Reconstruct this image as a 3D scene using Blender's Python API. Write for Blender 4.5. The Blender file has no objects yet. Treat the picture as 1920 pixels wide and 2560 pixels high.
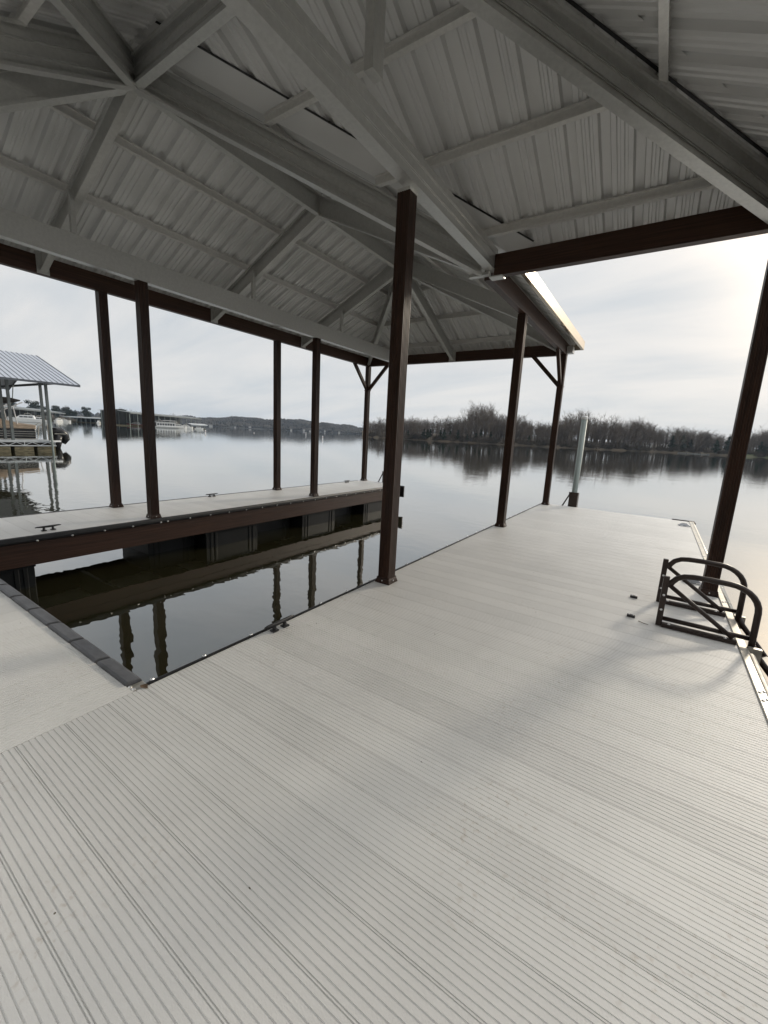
import bpy, math, random
from mathutils import Vector as V, Matrix
random.seed(7)
PI = math.pi
scn = bpy.context.scene
COL = scn.collection
WL = {}                                   # world location of every parent

# ------------------------------------------------------------------ camera numbers
CAM = V((2.427, -1.1195, 1.6)); FPX = 1023.8
_roll, _pitch, _yaw = 0.05164, -0.18645, 0.57942
def _axes():
    c, s = math.cos(_yaw), math.sin(_yaw)
    fw = V((-s * math.cos(_pitch), c * math.cos(_pitch), math.sin(_pitch)))
    r = V((c, s, 0)); u = r.cross(fw)
    cr, sr = math.cos(_roll), math.sin(_roll)
    return cr * r + sr * u, -sr * r + cr * u, fw
CR, CU, CF = _axes()
WATER = -0.74
def at(px, depth, z=WATER):
    """ground point seen along a compass bearing, so many metres out"""
    hy = 1062.5 + .0516 * (px - 500)
    d = CF + CR * ((px - 960) / FPX) - CU * ((hy - 1280) / FPX)
    return V((CAM.x + d.x * depth, CAM.y + d.y * depth, z))

# ------------------------------------------------------------------ materials
def mat(name, col, rough=.5, metal=0., spec=.5, var=.12, vscale=3., stretch=(1, 1, 1), col2=None,
        bump=0., bscale=40., rvar=0., coat=0., detail=5., obj=True):
    m = bpy.data.materials.new(name); m.use_nodes = True
    nt = m.node_tree; b = nt.nodes['Principled BSDF']
    b.inputs['Roughness'].default_value = rough; b.inputs['Metallic'].default_value = metal
    b.inputs['Specular IOR Level'].default_value = spec
    if coat:
        b.inputs['Coat Weight'].default_value = coat; b.inputs['Coat Roughness'].default_value = .12
    tc = nt.nodes.new('ShaderNodeTexCoord'); mp = nt.nodes.new('ShaderNodeMapping')
    mp.inputs['Scale'].default_value = stretch
    nt.links.new(tc.outputs['Object'], mp.inputs['Vector'])
    n = nt.nodes.new('ShaderNodeTexNoise'); n.inputs['Scale'].default_value = vscale
    n.inputs['Detail'].default_value = detail; n.inputs['Roughness'].default_value = .6
    nt.links.new(mp.outputs['Vector'], n.inputs['Vector'])
    rp = nt.nodes.new('ShaderNodeValToRGB')
    c2 = col2 if col2 else tuple(c * (1 - var * 2) for c in col)
    rp.color_ramp.elements[0].position = .3; rp.color_ramp.elements[1].position = .7
    rp.color_ramp.elements[0].color = (*c2, 1)
    rp.color_ramp.elements[1].color = (*(c if col2 else c * (1 + var) for c in col), 1)
    nt.links.new(n.outputs['Fac'], rp.inputs['Fac'])
    nt.links.new(rp.outputs['Color'], b.inputs['Base Color'])
    if rvar:
        mr = nt.nodes.new('ShaderNodeMapRange'); mr.inputs['To Min'].default_value = max(.02, rough - rvar)
        mr.inputs['To Max'].default_value = rough + rvar
        nt.links.new(n.outputs['Fac'], mr.inputs['Value']); nt.links.new(mr.outputs['Result'], b.inputs['Roughness'])
    if bump:
        n2 = nt.nodes.new('ShaderNodeTexNoise'); n2.inputs['Scale'].default_value = bscale; n2.inputs['Detail'].default_value = 4
        nt.links.new(mp.outputs['Vector'], n2.inputs['Vector'])
        bp = nt.nodes.new('ShaderNodeBump'); bp.inputs['Strength'].default_value = bump; bp.inputs['Distance'].default_value = .01
        nt.links.new(n2.outputs['Fac'], bp.inputs['Height']); nt.links.new(bp.outputs['Normal'], b.inputs['Normal'])
    m['tc'] = 1
    return m

def deck_mat(name, col, axis):
    """light grey extruded boards: faint change from board to board, scuffs, brown footprints"""
    m = mat(name, col, rough=.45, spec=.45, var=.04, vscale=1.3, bump=.25, bscale=220.)
    nt = m.node_tree; b = nt.nodes['Principled BSDF']
    base = b.inputs['Base Color'].links[0].from_socket
    tc = [n for n in nt.nodes if n.type == 'TEX_COORD'][0]
    sx = nt.nodes.new('ShaderNodeSeparateXYZ'); nt.links.new(tc.outputs['Object'], sx.inputs[0])
    d = nt.nodes.new('ShaderNodeMath'); d.operation = 'DIVIDE'; d.inputs[1].default_value = BOARD
    nt.links.new(sx.outputs[axis], d.inputs[0])
    fl = nt.nodes.new('ShaderNodeMath'); fl.operation = 'FLOOR'; nt.links.new(d.outputs[0], fl.inputs[0])
    wn = nt.nodes.new('ShaderNodeTexWhiteNoise'); wn.noise_dimensions = '1D'; nt.links.new(fl.outputs[0], wn.inputs['W'])
    mr = nt.nodes.new('ShaderNodeMapRange'); mr.inputs['To Min'].default_value = .94; mr.inputs['To Max'].default_value = 1.03
    nt.links.new(wn.outputs['Value'], mr.inputs['Value'])
    mul = nt.nodes.new('ShaderNodeMix'); mul.data_type = 'RGBA'; mul.blend_type = 'MULTIPLY'; mul.inputs['Factor'].default_value = 1
    nt.links.new(base, mul.inputs['A']); nt.links.new(mr.outputs['Result'], mul.inputs['B'])
    # brown scuffs in clusters
    n1 = nt.nodes.new('ShaderNodeTexNoise'); n1.inputs['Scale'].default_value = 1.7; n1.inputs['Detail'].default_value = 3
    n2 = nt.nodes.new('ShaderNodeTexNoise'); n2.inputs['Scale'].default_value = 38; n2.inputs['Detail'].default_value = 5
    for n in (n1, n2): nt.links.new(tc.outputs['Object'], n.inputs['Vector'])
    r1 = nt.nodes.new('ShaderNodeValToRGB'); r1.color_ramp.elements[0].position = .5; r1.color_ramp.elements[1].position = .68
    r2 = nt.nodes.new('ShaderNodeValToRGB'); r2.color_ramp.elements[0].position = .57; r2.color_ramp.elements[1].position = .72
    nt.links.new(n1.outputs['Fac'], r1.inputs['Fac']); nt.links.new(n2.outputs['Fac'], r2.inputs['Fac'])
    mm = nt.nodes.new('ShaderNodeMath'); mm.operation = 'MULTIPLY'
    nt.links.new(r1.outputs['Color'], mm.inputs[0]); nt.links.new(r2.outputs['Color'], mm.inputs[1])
    m2 = nt.nodes.new('ShaderNodeMath'); m2.operation = 'MULTIPLY'; m2.inputs[1].default_value = .42
    nt.links.new(mm.outputs[0], m2.inputs[0])
    mx = nt.nodes.new('ShaderNodeMix'); mx.data_type = 'RGBA'
    nt.links.new(m2.outputs[0], mx.inputs['Factor']); nt.links.new(mul.outputs['Result'], mx.inputs['A'])
    mx.inputs['B'].default_value = (.34, .26, .18, 1)
    # sparse dark specks
    vo = nt.nodes.new('ShaderNodeTexVoronoi'); vo.inputs['Scale'].default_value = 9
    nt.links.new(tc.outputs['Object'], vo.inputs['Vector'])
    lt = nt.nodes.new('ShaderNodeMath'); lt.operation = 'LESS_THAN'; lt.inputs[1].default_value = .045
    nt.links.new(vo.outputs['Distance'], lt.inputs[0])
    sr = nt.nodes.new('ShaderNodeSeparateColor'); nt.links.new(vo.outputs['Color'], sr.inputs[0])
    gt = nt.nodes.new('ShaderNodeMath'); gt.operation = 'GREATER_THAN'; gt.inputs[1].default_value = .86; nt.links.new(sr.outputs[0], gt.inputs[0])
    m3 = nt.nodes.new('ShaderNodeMath'); m3.operation = 'MULTIPLY'
    nt.links.new(lt.outputs[0], m3.inputs[0]); nt.links.new(gt.outputs[0], m3.inputs[1])
    mx2 = nt.nodes.new('ShaderNodeMix'); mx2.data_type = 'RGBA'
    nt.links.new(m3.outputs[0], mx2.inputs['Factor']); nt.links.new(mx.outputs['Result'], mx2.inputs['A'])
    mx2.inputs['B'].default_value = (.14, .12, .09, 1)
    nt.links.new(mx2.outputs['Result'], b.inputs['Base Color'])
    return m

BOARD = .2055
M = {}
M['deck_x'] = deck_mat('ribbed grey decking', (.68, .668, .642), 'Y')
M['deck_y'] = deck_mat('grey decking along the slip', (.72, .71, .68), 'X')
M['brown'] = mat('brown woodgrain aluminium', (.040, .019, .012), .38, 0, .35, .3, 2.2, (16, 16, .8), bump=.08, bscale=14)
M['brown_x'] = mat('brown woodgrain fascia', (.050, .023, .014), .45, 0, .35, .3, 2.2, (.5, .5, 26), bump=.1, bscale=10)
M['brown_pipe'] = mat('brown powder coated pipe', (.030, .019, .015), .38, 0, .4, .15, 12, bump=.05, bscale=90)
M['galv'] = mat('galvanised steel', (.56, .56, .54), .34, .55, .5, .04, 26, (1, 1, 1), bump=.02, bscale=120, rvar=.05, detail=2)
M['galv_dull'] = mat('dull galvanised purlin', (.68, .67, .645), .42, .3, .5, .04, 26, detail=2)
M['panel'] = mat('ribbed roof steel underside', (.66, .66, .65), .45, .15, .5, .03, 1.2, rvar=.04, detail=2)
M['fascia'] = mat('brushed aluminium fascia', (.50, .43, .33), .25, .9, .5, .06, 3, (.3, .3, 12))
M['alu'] = mat('weathered aluminium trim', (.50, .48, .43), .38, .7, .5, .12, 14, rvar=.1)
M['bolt'] = mat('steel bolt', (.8, .8, .8), .3, .9)
M['rubber'] = mat('black rubber', (.022, .022, .024), .42, 0, .5, .2, 8, bump=.1, bscale=50)
M['bumper'] = mat('worn grey black rubber', (.10, .102, .110), .5, 0, .5, .22, 6, (1, 3, 1), bump=.12, bscale=60)
M['float'] = mat('black plastic float', (.007, .008, .009), .5, 0, .25, .25, 4, bump=.1, bscale=25)
M['under'] = mat('dark framing', (.02, .018, .016), .8)
M['pile'] = mat('galvanised pile pipe', (.25, .29, .275), .5, .2, .5, .1, 5, (4, 4, .6))
M['steel_grey'] = mat('grey galvanised boathouse post', (.13, .145, .145), .45, .3, .5, .1, 5)
M['white'] = mat('white plastic cap', (.8, .8, .8), .4)
M['solar'] = mat('grey solar light housing', (.30, .31, .33), .35, .2)
M['glass'] = mat('dark glass', (.03, .035, .045), .1, 0, .8)
M['leaf'] = mat('dead leaf', (.12, .075, .04), .8)
M['boat_white'] = mat('white gelcoat', (.72, .72, .70), .3, 0, .5, .05)
M['boat_dark'] = mat('black boat panel', (.018, .018, .02), .25, 0, .5, .1)
M['boat_red'] = mat('red gelcoat', (.22, .03, .03), .3)
M['canvas'] = mat('black canvas', (.014, .014, .015), .85, 0, .3, .3, 6, bump=.3, bscale=8)
M['tan'] = mat('tan boat cover', (.42, .33, .25), .6, 0, .4, .12, 3, bump=.2, bscale=4)
M['roofing'] = mat('pale standing seam roof', (.42, .45, .51), .45, .2, .5, .05, 2)
M['seam'] = mat('dark roof seam', (.10, .11, .13), .5, .2)
M['shed_roof'] = mat('marina roof steel', (.15, .165, .165), .5, .2, .5, .08, .3)
M['shed_dark'] = mat('marina shed cladding', (.055, .060, .062), .7, 0, .4, .25, .2)
M['shed_trim'] = mat('pale marina trim', (.50, .53, .55), .5)
M['house'] = mat('pale house siding', (.40, .39, .37), .7)
M['house_roof'] = mat('dark shingle roof', (.10, .09, .085), .8)
M['bark'] = mat('winter bark', (.115, .098, .082), .9, 0, .2, .25, .6)
M['twig'] = mat('winter twigs', (.122, .099, .080), .9, 0, .2, .25, .12)
M['cedar'] = mat('dark cedar foliage', (.030, .040, .024), .8, 0, .2, .35, .4)
M['scrub'] = mat('shoreline scrub', (.075, .062, .048), .9, 0, .2, .4, .08)
M['bank'] = mat('leaf litter bank', (.105, .082, .058), .95, 0, .2, .3, .06, col2=(.05, .042, .03))
M['lawn'] = mat('winter lawn', (.055, .075, .032), .95, 0, .2, .3, .05, col2=(.10, .085, .055))
M['hill'] = mat('far wooded hill', (.070, .066, .056), .95, 0, .2, .35, .012)
M['hill_trees'] = mat('far hill trees', (.074, .067, .058), .95, 0, .2, .35, .02)
M['algae'] = mat('algae stained foam float', (.16, .14, .09), .8, 0, .3, .35, 3, (1, 1, 5))

# ------------------------------------------------------------------ mesh builder
class MB:
    def __init__(s): s.v = []; s.f = []
    def add(s, vs, fs):
        b = len(s.v); s.v += [tuple(p) for p in vs]; s.f += [tuple(i + b for i in f) for f in fs]; return s
    def box(s, x0, x1, y0, y1, z0, z1):
        return s.add([(x0, y0, z0), (x1, y0, z0), (x1, y1, z0), (x0, y1, z0), (x0, y0, z1), (x1, y0, z1), (x1, y1, z1), (x0, y1, z1)],
                     [(3, 2, 1, 0), (4, 5, 6, 7), (0, 1, 5, 4), (1, 2, 6, 5), (2, 3, 7, 6), (3, 0, 4, 7)])
    def beam(s, A, B, w, d, off=0., z=0.):
        """box from A to B: bottom line A-B raised by z, w wide, d deep (vertical), shifted sideways by off"""
        A = V(A); B = V(B); h = V((B.x - A.x, B.y - A.y, 0))
        p = V((0, 1, 0)) if h.length < 1e-6 else V((h.y, -h.x, 0)).normalized()
        vs = []
        for q in (A, B):
            c = q + p * off + V((0, 0, z))
            vs += [c - p * w / 2, c + p * w / 2, c + p * w / 2 + V((0, 0, d)), c - p * w / 2 + V((0, 0, d))]
        return s.add(vs, [(0, 1, 2, 3), (7, 6, 5, 4), (0, 4, 5, 1), (1, 5, 6, 2), (2, 6, 7, 3), (3, 7, 4, 0)])
    def bar(s, A, B, w, t, up=(0, 0, 1)):
        """square bar along any line"""
        A = V(A); B = V(B); d = (B - A).normalized(); up = V(up)
        if abs(d.dot(up)) > .98: up = V((0, 1, 0))
        x = d.cross(up).normalized(); y = x.cross(d).normalized()
        vs = []
        for q in (A, B):
            for a, b in ((-1, -1), (1, -1), (1, 1), (-1, 1)): vs.append(q + x * a * w / 2 + y * b * t / 2)
        return s.add(vs, [(3, 2, 1, 0), (4, 5, 6, 7), (0, 1, 5, 4), (1, 2, 6, 5), (2, 3, 7, 6), (3, 0, 4, 7)])
    def tube(s, pts, rad, n=8, cap=True):
        pts = [V(p) for p in pts]; rad = rad if isinstance(rad, (list, tuple)) else [rad] * len(pts)
        b = len(s.v); prev = None
        for i, p in enumerate(pts):
            d = (pts[min(i + 1, len(pts) - 1)] - pts[max(i - 1, 0)])
            d = d.normalized() if d.length > 1e-9 else V((0, 0, 1))
            if prev is None:
                a = V((0, 0, 1)) if abs(d.z) < .9 else V((1, 0, 0)); x = d.cross(a).normalized()
            else:
                x = prev - d * prev.dot(d); x = x.normalized() if x.length > 1e-6 else d.orthogonal().normalized()
            prev = x; y = d.cross(x)
            for k in range(n):
                t = 2 * PI * k / n; s.v.append(tuple(p + (x * math.cos(t) + y * math.sin(t)) * rad[i]))
        for i in range(len(pts) - 1):
            for k in range(n):
                a = b + i * n + k; c = b + i * n + (k + 1) % n
                s.f.append((a, c, c + n, a + n))
        if cap:
            s.f.append(tuple(b + k for k in range(n))[::-1]); s.f.append(tuple(b + (len(pts) - 1) * n + k for k in range(n)))
        return s
    def extrude(s, prof, z0, z1, cx=0, cy=0, top=1.):
        n = len(prof); vs = [(cx + x, cy + y, z0) for x, y in prof] + [(cx + x * top, cy + y * top, z1) for x, y in prof]
        return s.add(vs, [tuple(range(n))[::-1], tuple(range(n, 2 * n))] + [(i, (i + 1) % n, n + (i + 1) % n, n + i) for i in range(n)])
    def lathe(s, c, prof, n=16):
        b = len(s.v); c = V(c)
        for r, z in prof:
            for k in range(n): s.v.append((c.x + r * math.cos(2 * PI * k / n), c.y + r * math.sin(2 * PI * k / n), c.z + z))
        for i in range(len(prof) - 1):
            for k in range(n):
                a = b + i * n + k; d = b + i * n + (k + 1) % n; s.f.append((a, d, d + n, a + n))
        s.f.append(tuple(b + k for k in range(n))[::-1]); s.f.append(tuple(b + (len(prof) - 1) * n + k for k in range(n)))
        return s
    def build(s, name, m, parent=None, smooth=False, bevel=0., local=False, loc=None):
        o = None
        w = V((0, 0, 0))
        if parent is not None and not local: w = WL[parent.name]
        if loc is not None: w = V(loc)
        me = bpy.data.meshes.new(name); me.from_pydata([(x - w.x, y - w.y, z - w.z) for x, y, z in s.v], [], s.f)
        me.materials.append(m if not isinstance(m, str) else M[m])
        if smooth:
            me.polygons.foreach_set('use_smooth', [True] * len(me.polygons))
        me.update()
        o = bpy.data.objects.new(name, me); COL.objects.link(o)
        if parent is not None: o.parent = parent; WL[o.name] = WL[parent.name]
        else:
            WL[o.name] = w
            if loc is not None: o.location = w
        if bevel:
            bv = o.modifiers.new('bevel', 'BEVEL'); bv.width = bevel; bv.segments = 2; bv.limit_method = 'ANGLE'; bv.angle_limit = .7
        return o

def tag(o, label=None, cat=None, group=None, kind=None):
    if label: o['label'] = label
    if cat: o['category'] = cat
    if group: o['group'] = group
    if kind: o['kind'] = kind
    return o
def thing(name, label, cat, loc=(0, 0, 0), rz=0, group=None):
    o = bpy.data.objects.new(name, None); COL.objects.link(o); o.location = loc; o.rotation_euler = (0, 0, rz)
    o.empty_display_size = .3; WL[o.name] = V(loc)
    return tag(o, label, cat, group)
def copy_tree(o, parent=None):
    c = o.copy(); COL.objects.link(c)
    if parent is not None: c.parent = parent
    for ch in list(o.children): copy_tree(ch, c)
    return c

# ================================================================== FLOATING DOCK
L = 10.41; W = 3.21; S = 4.53; XF = -6.07            # end, walkway width, slip width, outer edge of the finger
YB = -4.6
def ribs(mb, lo, hi, a0, a1, axis, depth, pitch=BOARD / 8, gw=.0052, phase=0.):
    """grooved top sheet between lo..hi (across the grooves), a0..a1 along them; double groove at each board seam"""
    prof = [(lo, 0.)]
    k = math.floor((lo - phase) / pitch)
    while True:
        k += 1; c = phase + k * pitch
        if c > hi - .02: break
        if c < lo + .02: continue
        seam = (k % 8 == 0)
        for cc, w, d in ([(c - .0043, .0041, depth * 1.35), (c + .0043, .0041, depth * 1.35)] if seam else [(c, gw, depth)]):
            prof += [(cc - w / 2, 0.), (cc - w / 2 + .0007, -d), (cc + w / 2 - .0007, -d), (cc + w / 2, 0.)]
    prof.append((hi, 0.))
    b = len(mb.v)
    for t, z in prof:
        if axis == 'x': mb.v += [(a0, t, z), (a1, t, z)]
        else: mb.v += [(t, a1, z), (t, a0, z)]
    for i in range(len(prof) - 1):
        mb.f.append((b + 2 * i, b + 2 * i + 1, b + 2 * i + 3, b + 2 * i + 2))
    # edges down
    if axis == 'x': x0, x1, y0, y1 = a0, a1, lo, hi
    else: x0, x1, y0, y1 = lo, hi, a0, a1
    e = [(x0, y0, 0), (x1, y0, 0), (x1, y1, 0), (x0, y1, 0)]; dn = [(x, y, -.035) for x, y, _ in e]
    mb.add(e + dn, [(0, 4, 5, 1), (1, 5, 6, 2), (2, 6, 7, 3), (3, 7, 4, 0), (7, 6, 5, 4)])
    return mb

dock = thing('floating_dock', 'U-shaped floating dock with pale grey ribbed decking around an empty boat slip', 'dock', (0, 0, WATER))
ribs(MB(), YB, L, .001, W, 'x', .0033).build('walkway_decking', 'deck_x', dock)
ribs(MB(), .14, L, XF, -S, 'x', .0030).build('finger_decking', 'deck_x', dock)
hd = MB(); ribs(hd, XF, -.003, YB, -.065, 'y', .0022); hd.build('head_decking', 'deck_y', dock)
ff = MB(); ff.box(XF, -S - .002, -.064, .138, -.035, -.002); ff.build('joint_plate', 'alu', dock)
# frames and fascia boards (brown channel with two long beads)
def fascia(A, B, n, z0=-.41, z1=-.05):
    """board standing from A to B, outward normal n"""
    mb = MB(); A = V(A); B = V(B); n = V(n)
    for za, zb, t in ((z0, z1, .018), (z0, z0 + .022, .026), (z1 - .03, z1, .026), ((z0 + z1) / 2 - .006, (z0 + z1) / 2 + .006, .022)):
        mb.beam(A, B, t, zb - za, 0, za)
        k = len(mb.v) - 8
        for i in range(k, len(mb.v)):
            p = V(mb.v[i]) + n * t / 2; mb.v[i] = tuple(p)
    return mb
fascia((-S - .02, .10, 0), (-S - .02, L, 0), (1, 0, 0)).build('fascia_board', 'brown_x', dock)
fascia((XF + .02, .10, 0), (XF + .02, L, 0), (-1, 0, 0)).build('fascia_board', 'brown_x', dock)
fascia((XF, L - .02, 0), (-S, L - .02, 0), (0, 1, 0)).build('fascia_board', 'brown_x', dock)
fascia((.02, .05, 0), (.02, L, 0), (-1, 0, 0)).build('fascia_board', 'brown_x', dock)
fascia((0, L - .02, 0), (W, L - .02, 0), (0, 1, 0)).build('fascia_board', 'brown_x', dock)
fascia((W - .02, YB, 0), (W - .02, L, 0), (1, 0, 0)).build('fascia_board', 'brown_x', dock)
fascia((-S, -.09, 0), (0, -.09, 0), (0, 1, 0)).build('fascia_board', 'brown_x', dock)
# steel frame under the boards
for y in [.6 + 1.22 * i for i in range(9)]:
    if y < L - .1:
        for x0, x1 in ((XF + .06, -S - .06), (.06, W - .06)):
            MB().box(x0, x1, y - .03, y + .03, -.38, -.05).build('cross_frame', 'under', dock)
MB().box(XF + .06, W - .06, YB + .1, -.13, -.30, -.05).build('head_frame', 'under', dock)
# floats
def float_box(x0, x1, y0, y1):
    mb = MB(); zt = -.425; zb = -1.05
    mb.box(x0, x1, y0, y1, zb, zt)
    for y in [y0 + .16, y1 - .16]:                      # moulded buttresses
        mb.box(x1 - .02, x1 + .012, y - .075, y - .015, zb, zt - .02); mb.box(x1 - .02, x1 + .012, y + .02, y + .08, zb, zt - .02)
    mb.box(x0 - .015, x1 + .012, y0 - .015, y1 + .015, zt - .03, zt)
    return mb
for x1, ys in ((-S - .06, [(-.6, .78), (3.40, 4.62), (5.98, 7.20), (8.50, 9.72)]), (-S - .42, [(2.50, 3.38), (4.7, 5.9), (7.3, 8.4)])):
    for y0, y1 in ys: float_box(XF + .12, x1, y0, y1).build('dock_float', 'float', dock, bevel=.012)
for y0, y1 in ((-3.8, -2.4), (.3, 1.6), (2.4, 3.7), (4.5, 5.8), (6.6, 7.9), (8.8, 10.1)):
    mb = MB(); mb.box(.14, W - .14, y0, y1, -1.05, -.425); mb.build('dock_float', 'float', dock, bevel=.012)
mb = MB(); mb.box(-4.0, -.4, -2.2, -.4, -1.05, -.425); mb.build('dock_float', 'float', dock, bevel=.012)
# rubber edging round the slip
def dome(mb, c, n, r=.016, h=.010):
    c = V(c); n = V(n); x = n.orthogonal().normalized(); y = n.cross(x); N = 10; vs = []
    for rr, hh in ((r, 0), (r * .85, h * .6), (r * .4, h)):
        for k in range(N): vs.append(c + (x * math.cos(2 * PI * k / N) + y * math.sin(2 * PI * k / N)) * rr + n * hh)
    fs = [(i * N + k, i * N + (k + 1) % N, (i + 1) * N + (k + 1) % N, (i + 1) * N + k) for i in range(2) for k in range(N)] + [tuple(range(2 * N, 3 * N))]
    return mb.add(vs, fs)
def edging(name, x, y0, y1, sgn, mname='rubber'):
    """D-section strip on a deck edge, bulging towards sgn"""
    prof = [(0, .006), (sgn * .018, .010), (sgn * .036, .000), (sgn * .046, -.022), (sgn * .048, -.048), (sgn * .042, -.070), (sgn * .022, -.084), (0, -.086)]
    mb = MB(); n = len(prof)
    mb.add([(x + a, y0, z) for a, z in prof] + [(x + a, y1, z) for a, z in prof],
           [(i, i + 1, n + i + 1, n + i) if sgn < 0 else (n + i, n + i + 1, i + 1, i) for i in range(n - 1)] + [tuple(range(n)), tuple(range(n, 2 * n))[::-1]])
    return mb.build(name, mname, dock, smooth=False)
e1 = edging('rubber_edging', -S, .10, 2.56, 1); e2 = edging('rubber_edging', -S, 2.564, L - .3, 1); e3 = edging('rubber_edging', 0, .03, L - .1, -1)
edging('rubber_edging', XF, .1, L - .3, -1)
for e, x, n, ys in ((e1, -S, (1, 0, -.35), [.40, .81, 1.22, 1.64, 2.05, 2.50]), (e2, -S, (1, 0, -.35), [2.62 + .41 * i for i in range(19)])):
    for y in ys:
        b = MB(); dome(b, (x + .046, y, -.066), V(n).normalized()); b.build('bolt', 'bolt', e)
for y in [.02 + .40 * i for i in range(1, 26)] + [.06]:
    b = MB(); dome(b, (-.030, y, .006), V((-.35, 0, 1)).normalized(), .015, .011); b.build('bolt', 'bolt', e3)
# head bumpers: sloping rubber blocks with gaps
for i in range(12):
    x1 = -.095 - i * .418; x0 = x1 - .386
    if x0 < -S: x0 = -S + .01
    mb = MB(); pr = [(-.068, -.002), (-.066, .016), (-.052, .022), (.012, .014), (.030, .002), (.034, -.02), (.034, -.11), (-.068, -.11)]
    n = len(pr); mb.add([(x0, y, z) for y, z in pr] + [(x1, y, z) for y, z in pr], [(i2, n + i2, n + (i2 + 1) % n, (i2 + 1) % n) for i2 in range(n)] + [tuple(range(n)), tuple(range(n, 2 * n))[::-1]])
    mb.build('edge_bumper', 'bumper', dock, bevel=.004)
    if x1 - .42 < -S + .05: break
mb = MB(); mb.box(-.088, -.004, -.075, .03, -.12, -.006); mb.build('corner_bracket', 'alu', dock, bevel=.003)
for p in ((-.07, -.052), (-.03, -.05), (-.022, .012)):
    b = MB(); dome(b, (p[0], p[1], -.006), V((0, 0, 1)), .013, .01); b.build('bolt', 'bolt', dock)
# outer walkway edge: bright trim strip with a rounded tan lip
mb = MB(); mb.box(W - .002, W + .062, YB, L, -.05, .012); mb.build('edge_trim', 'alu', dock, bevel=.006)
mb = MB(); mb.tube([(W + .066, YB, -.012), (W + .066, 3.1, -.012)], .030, 10); mb.tube([(W + .066, 4.15, -.012), (W + .066, L, -.012)], .030, 10)
et = mb.build('trim_lip', 'alu', dock, smooth=True)
for y in (-.9, .1, 1.2, 2.3, 2.41, 4.4, 5.6, 6.7, 7.8, 8.9, 10.0):
    for dx in (.018, .044):
        b = MB(); dome(b, (W + dx, y + dx, .012), V((0, 0, 1)), .011, .008); b.build('bolt', 'bolt', et)
mb = MB(); mb.bar((W - .32, L + .012, .006), (W + .10, L + .012, .006), .02, .03); mb.bar((W + .09, L + .012, .006), (W + .10, L - .28, .006), .02, .03)
mb.build('corner_bar', 'brown_pipe', dock)
# black bumper plate on the end of the finger
mb = MB(); mb.box(-S - .13, -S + .13, L + .012, L + .07, -.40, -.03);
mb.build('end_bumper', 'rubber', dock, bevel=.008)
for dz in (-.10, -.30):
    for dx in (-.03, .06):
        b = MB(); dome(b, (-S + dx, L + .07, dz), V((0, 1, 0)), .016); b.build('bolt', 'bolt', dock)

# ================================================================== ROOF CANOPY
XL = -5.97; XI = -4.63; XR = .11; XC = (XL + XR) / 2; H = (XR - XL) / 2   # post lines, ridge, half span
YH = 4.68; YE = 10.30; YJ = YH - H; YA = YE - H; XO = 3.12; XA = XO - H; YN = YJ - H
ZE = 3.77; SL = .46; ZR = ZE + SL * H; DP = .46                          # rafter bottoms, pitch, roof sheet above them
canopy = thing('dock_canopy', 'open hipped steel canopy on dark brown posts standing over the boat slip and walkway', 'boathouse roof', (0, 0, 0))
def post_profile(h=.07):
    p = []
    fl = [-.045, -.022, 0., .022, .045]
    def side(ax):
        out = [-h + .006]
        for c in fl: out += [(c - .0055, 0), (c - .002, 1), (c + .002, 1), (c + .0055, 0)]
        return out
    pts = []
    for rot in range(4):
        a = rot * PI / 2; c, s = math.cos(a), math.sin(a)
        loc = [(-h + .006, -h)]
        for q in fl: loc += [(q - .0055, -h), (q - .0025, -h + .005), (q + .0025, -h + .005), (q + .0055, -h)]
        loc += [(h - .006, -h), (h, -h + .006)]
        pts += [(x * c - y * s, x * s + y * c) for x, y in loc]
    return pts
PP = post_profile()
def post(x, y, z1, brace=()):
    mb = MB(); mb.extrude(PP, 0, z1, x, y); p = mb.build('post', 'brown', canopy)
    p.data.update()
    c = MB(); q = lambda h: [(-h, -h), (h, -h), (h, h), (-h, h)]
    c.extrude(q(.091), .001, .014, x, y); c.extrude(q(.087), .014, .026, x, y); c.extrude(q(.087), .026, .052, x, y, .90); c.extrude(q(.079), .052, .066, x, y)
    k = c.build('base_collar', 'brown', p, bevel=.003)
    for dx, dy in ((.088, 0), (0, -.088)):
        b = MB(); dome(b, (x + dx, y + dy, .034), V((dx, dy, 0)).normalized(), .008, .006)
        for i, vv in enumerate(b.v): c  # bolts stay part of the collar line below
        b.build('screw', 'bolt', p)
    for dx, dy in brace:
        A = V((x + dx * .05, y + dy * .05, 3.04)); B = V((x + dx * .76, y + dy * .76, 3.79))
        MB().bar(A, B, .075, .095).build('knee_brace', 'brown', p, bevel=.004)
    if brace:
        MB().extrude(q(.079), 3.0, 3.03, x, y).build('brace_band', 'brown', p)
    return p
YM, Y2 = 2.54, 6.50; YIA, YIB = 2.46, 6.41
post(XR, YM, 3.822); post(XR, Y2, ZE); post(XR, YE - .1, ZE, ((-1, 0), (0, -1)))
post(XO, YH, ZE)
post(XI, YIA, 3.73); post(XI, YIB, 3.73)
post(XL, YIA, ZE); post(XL, YIB, ZE); post(XL, YE + .03, ZE, ((1, 0), (0, -1)))
def ebeam(A, B, m='brown_x', w=.11, d=.265, z=0., name='eave_beam'):
    mb = MB(); mb.beam(A, B, w, d, 0, z); o = mb.build(name, m, canopy, bevel=.004); return o
ebeam((XL, YN - .3, ZE), (XL, YE + .058, ZE)); ebeam((XL + .057, YE, ZE), (XR - .057, YE, ZE)); ebeam((XR, YH + .06, ZE), (XR, YE + .058, ZE))
ebeam((XR + .118, YH, ZE), (XO + .058, YH, ZE)); ebeam((XO, YN - .3, ZE), (XO, YH - .057, ZE))
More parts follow.
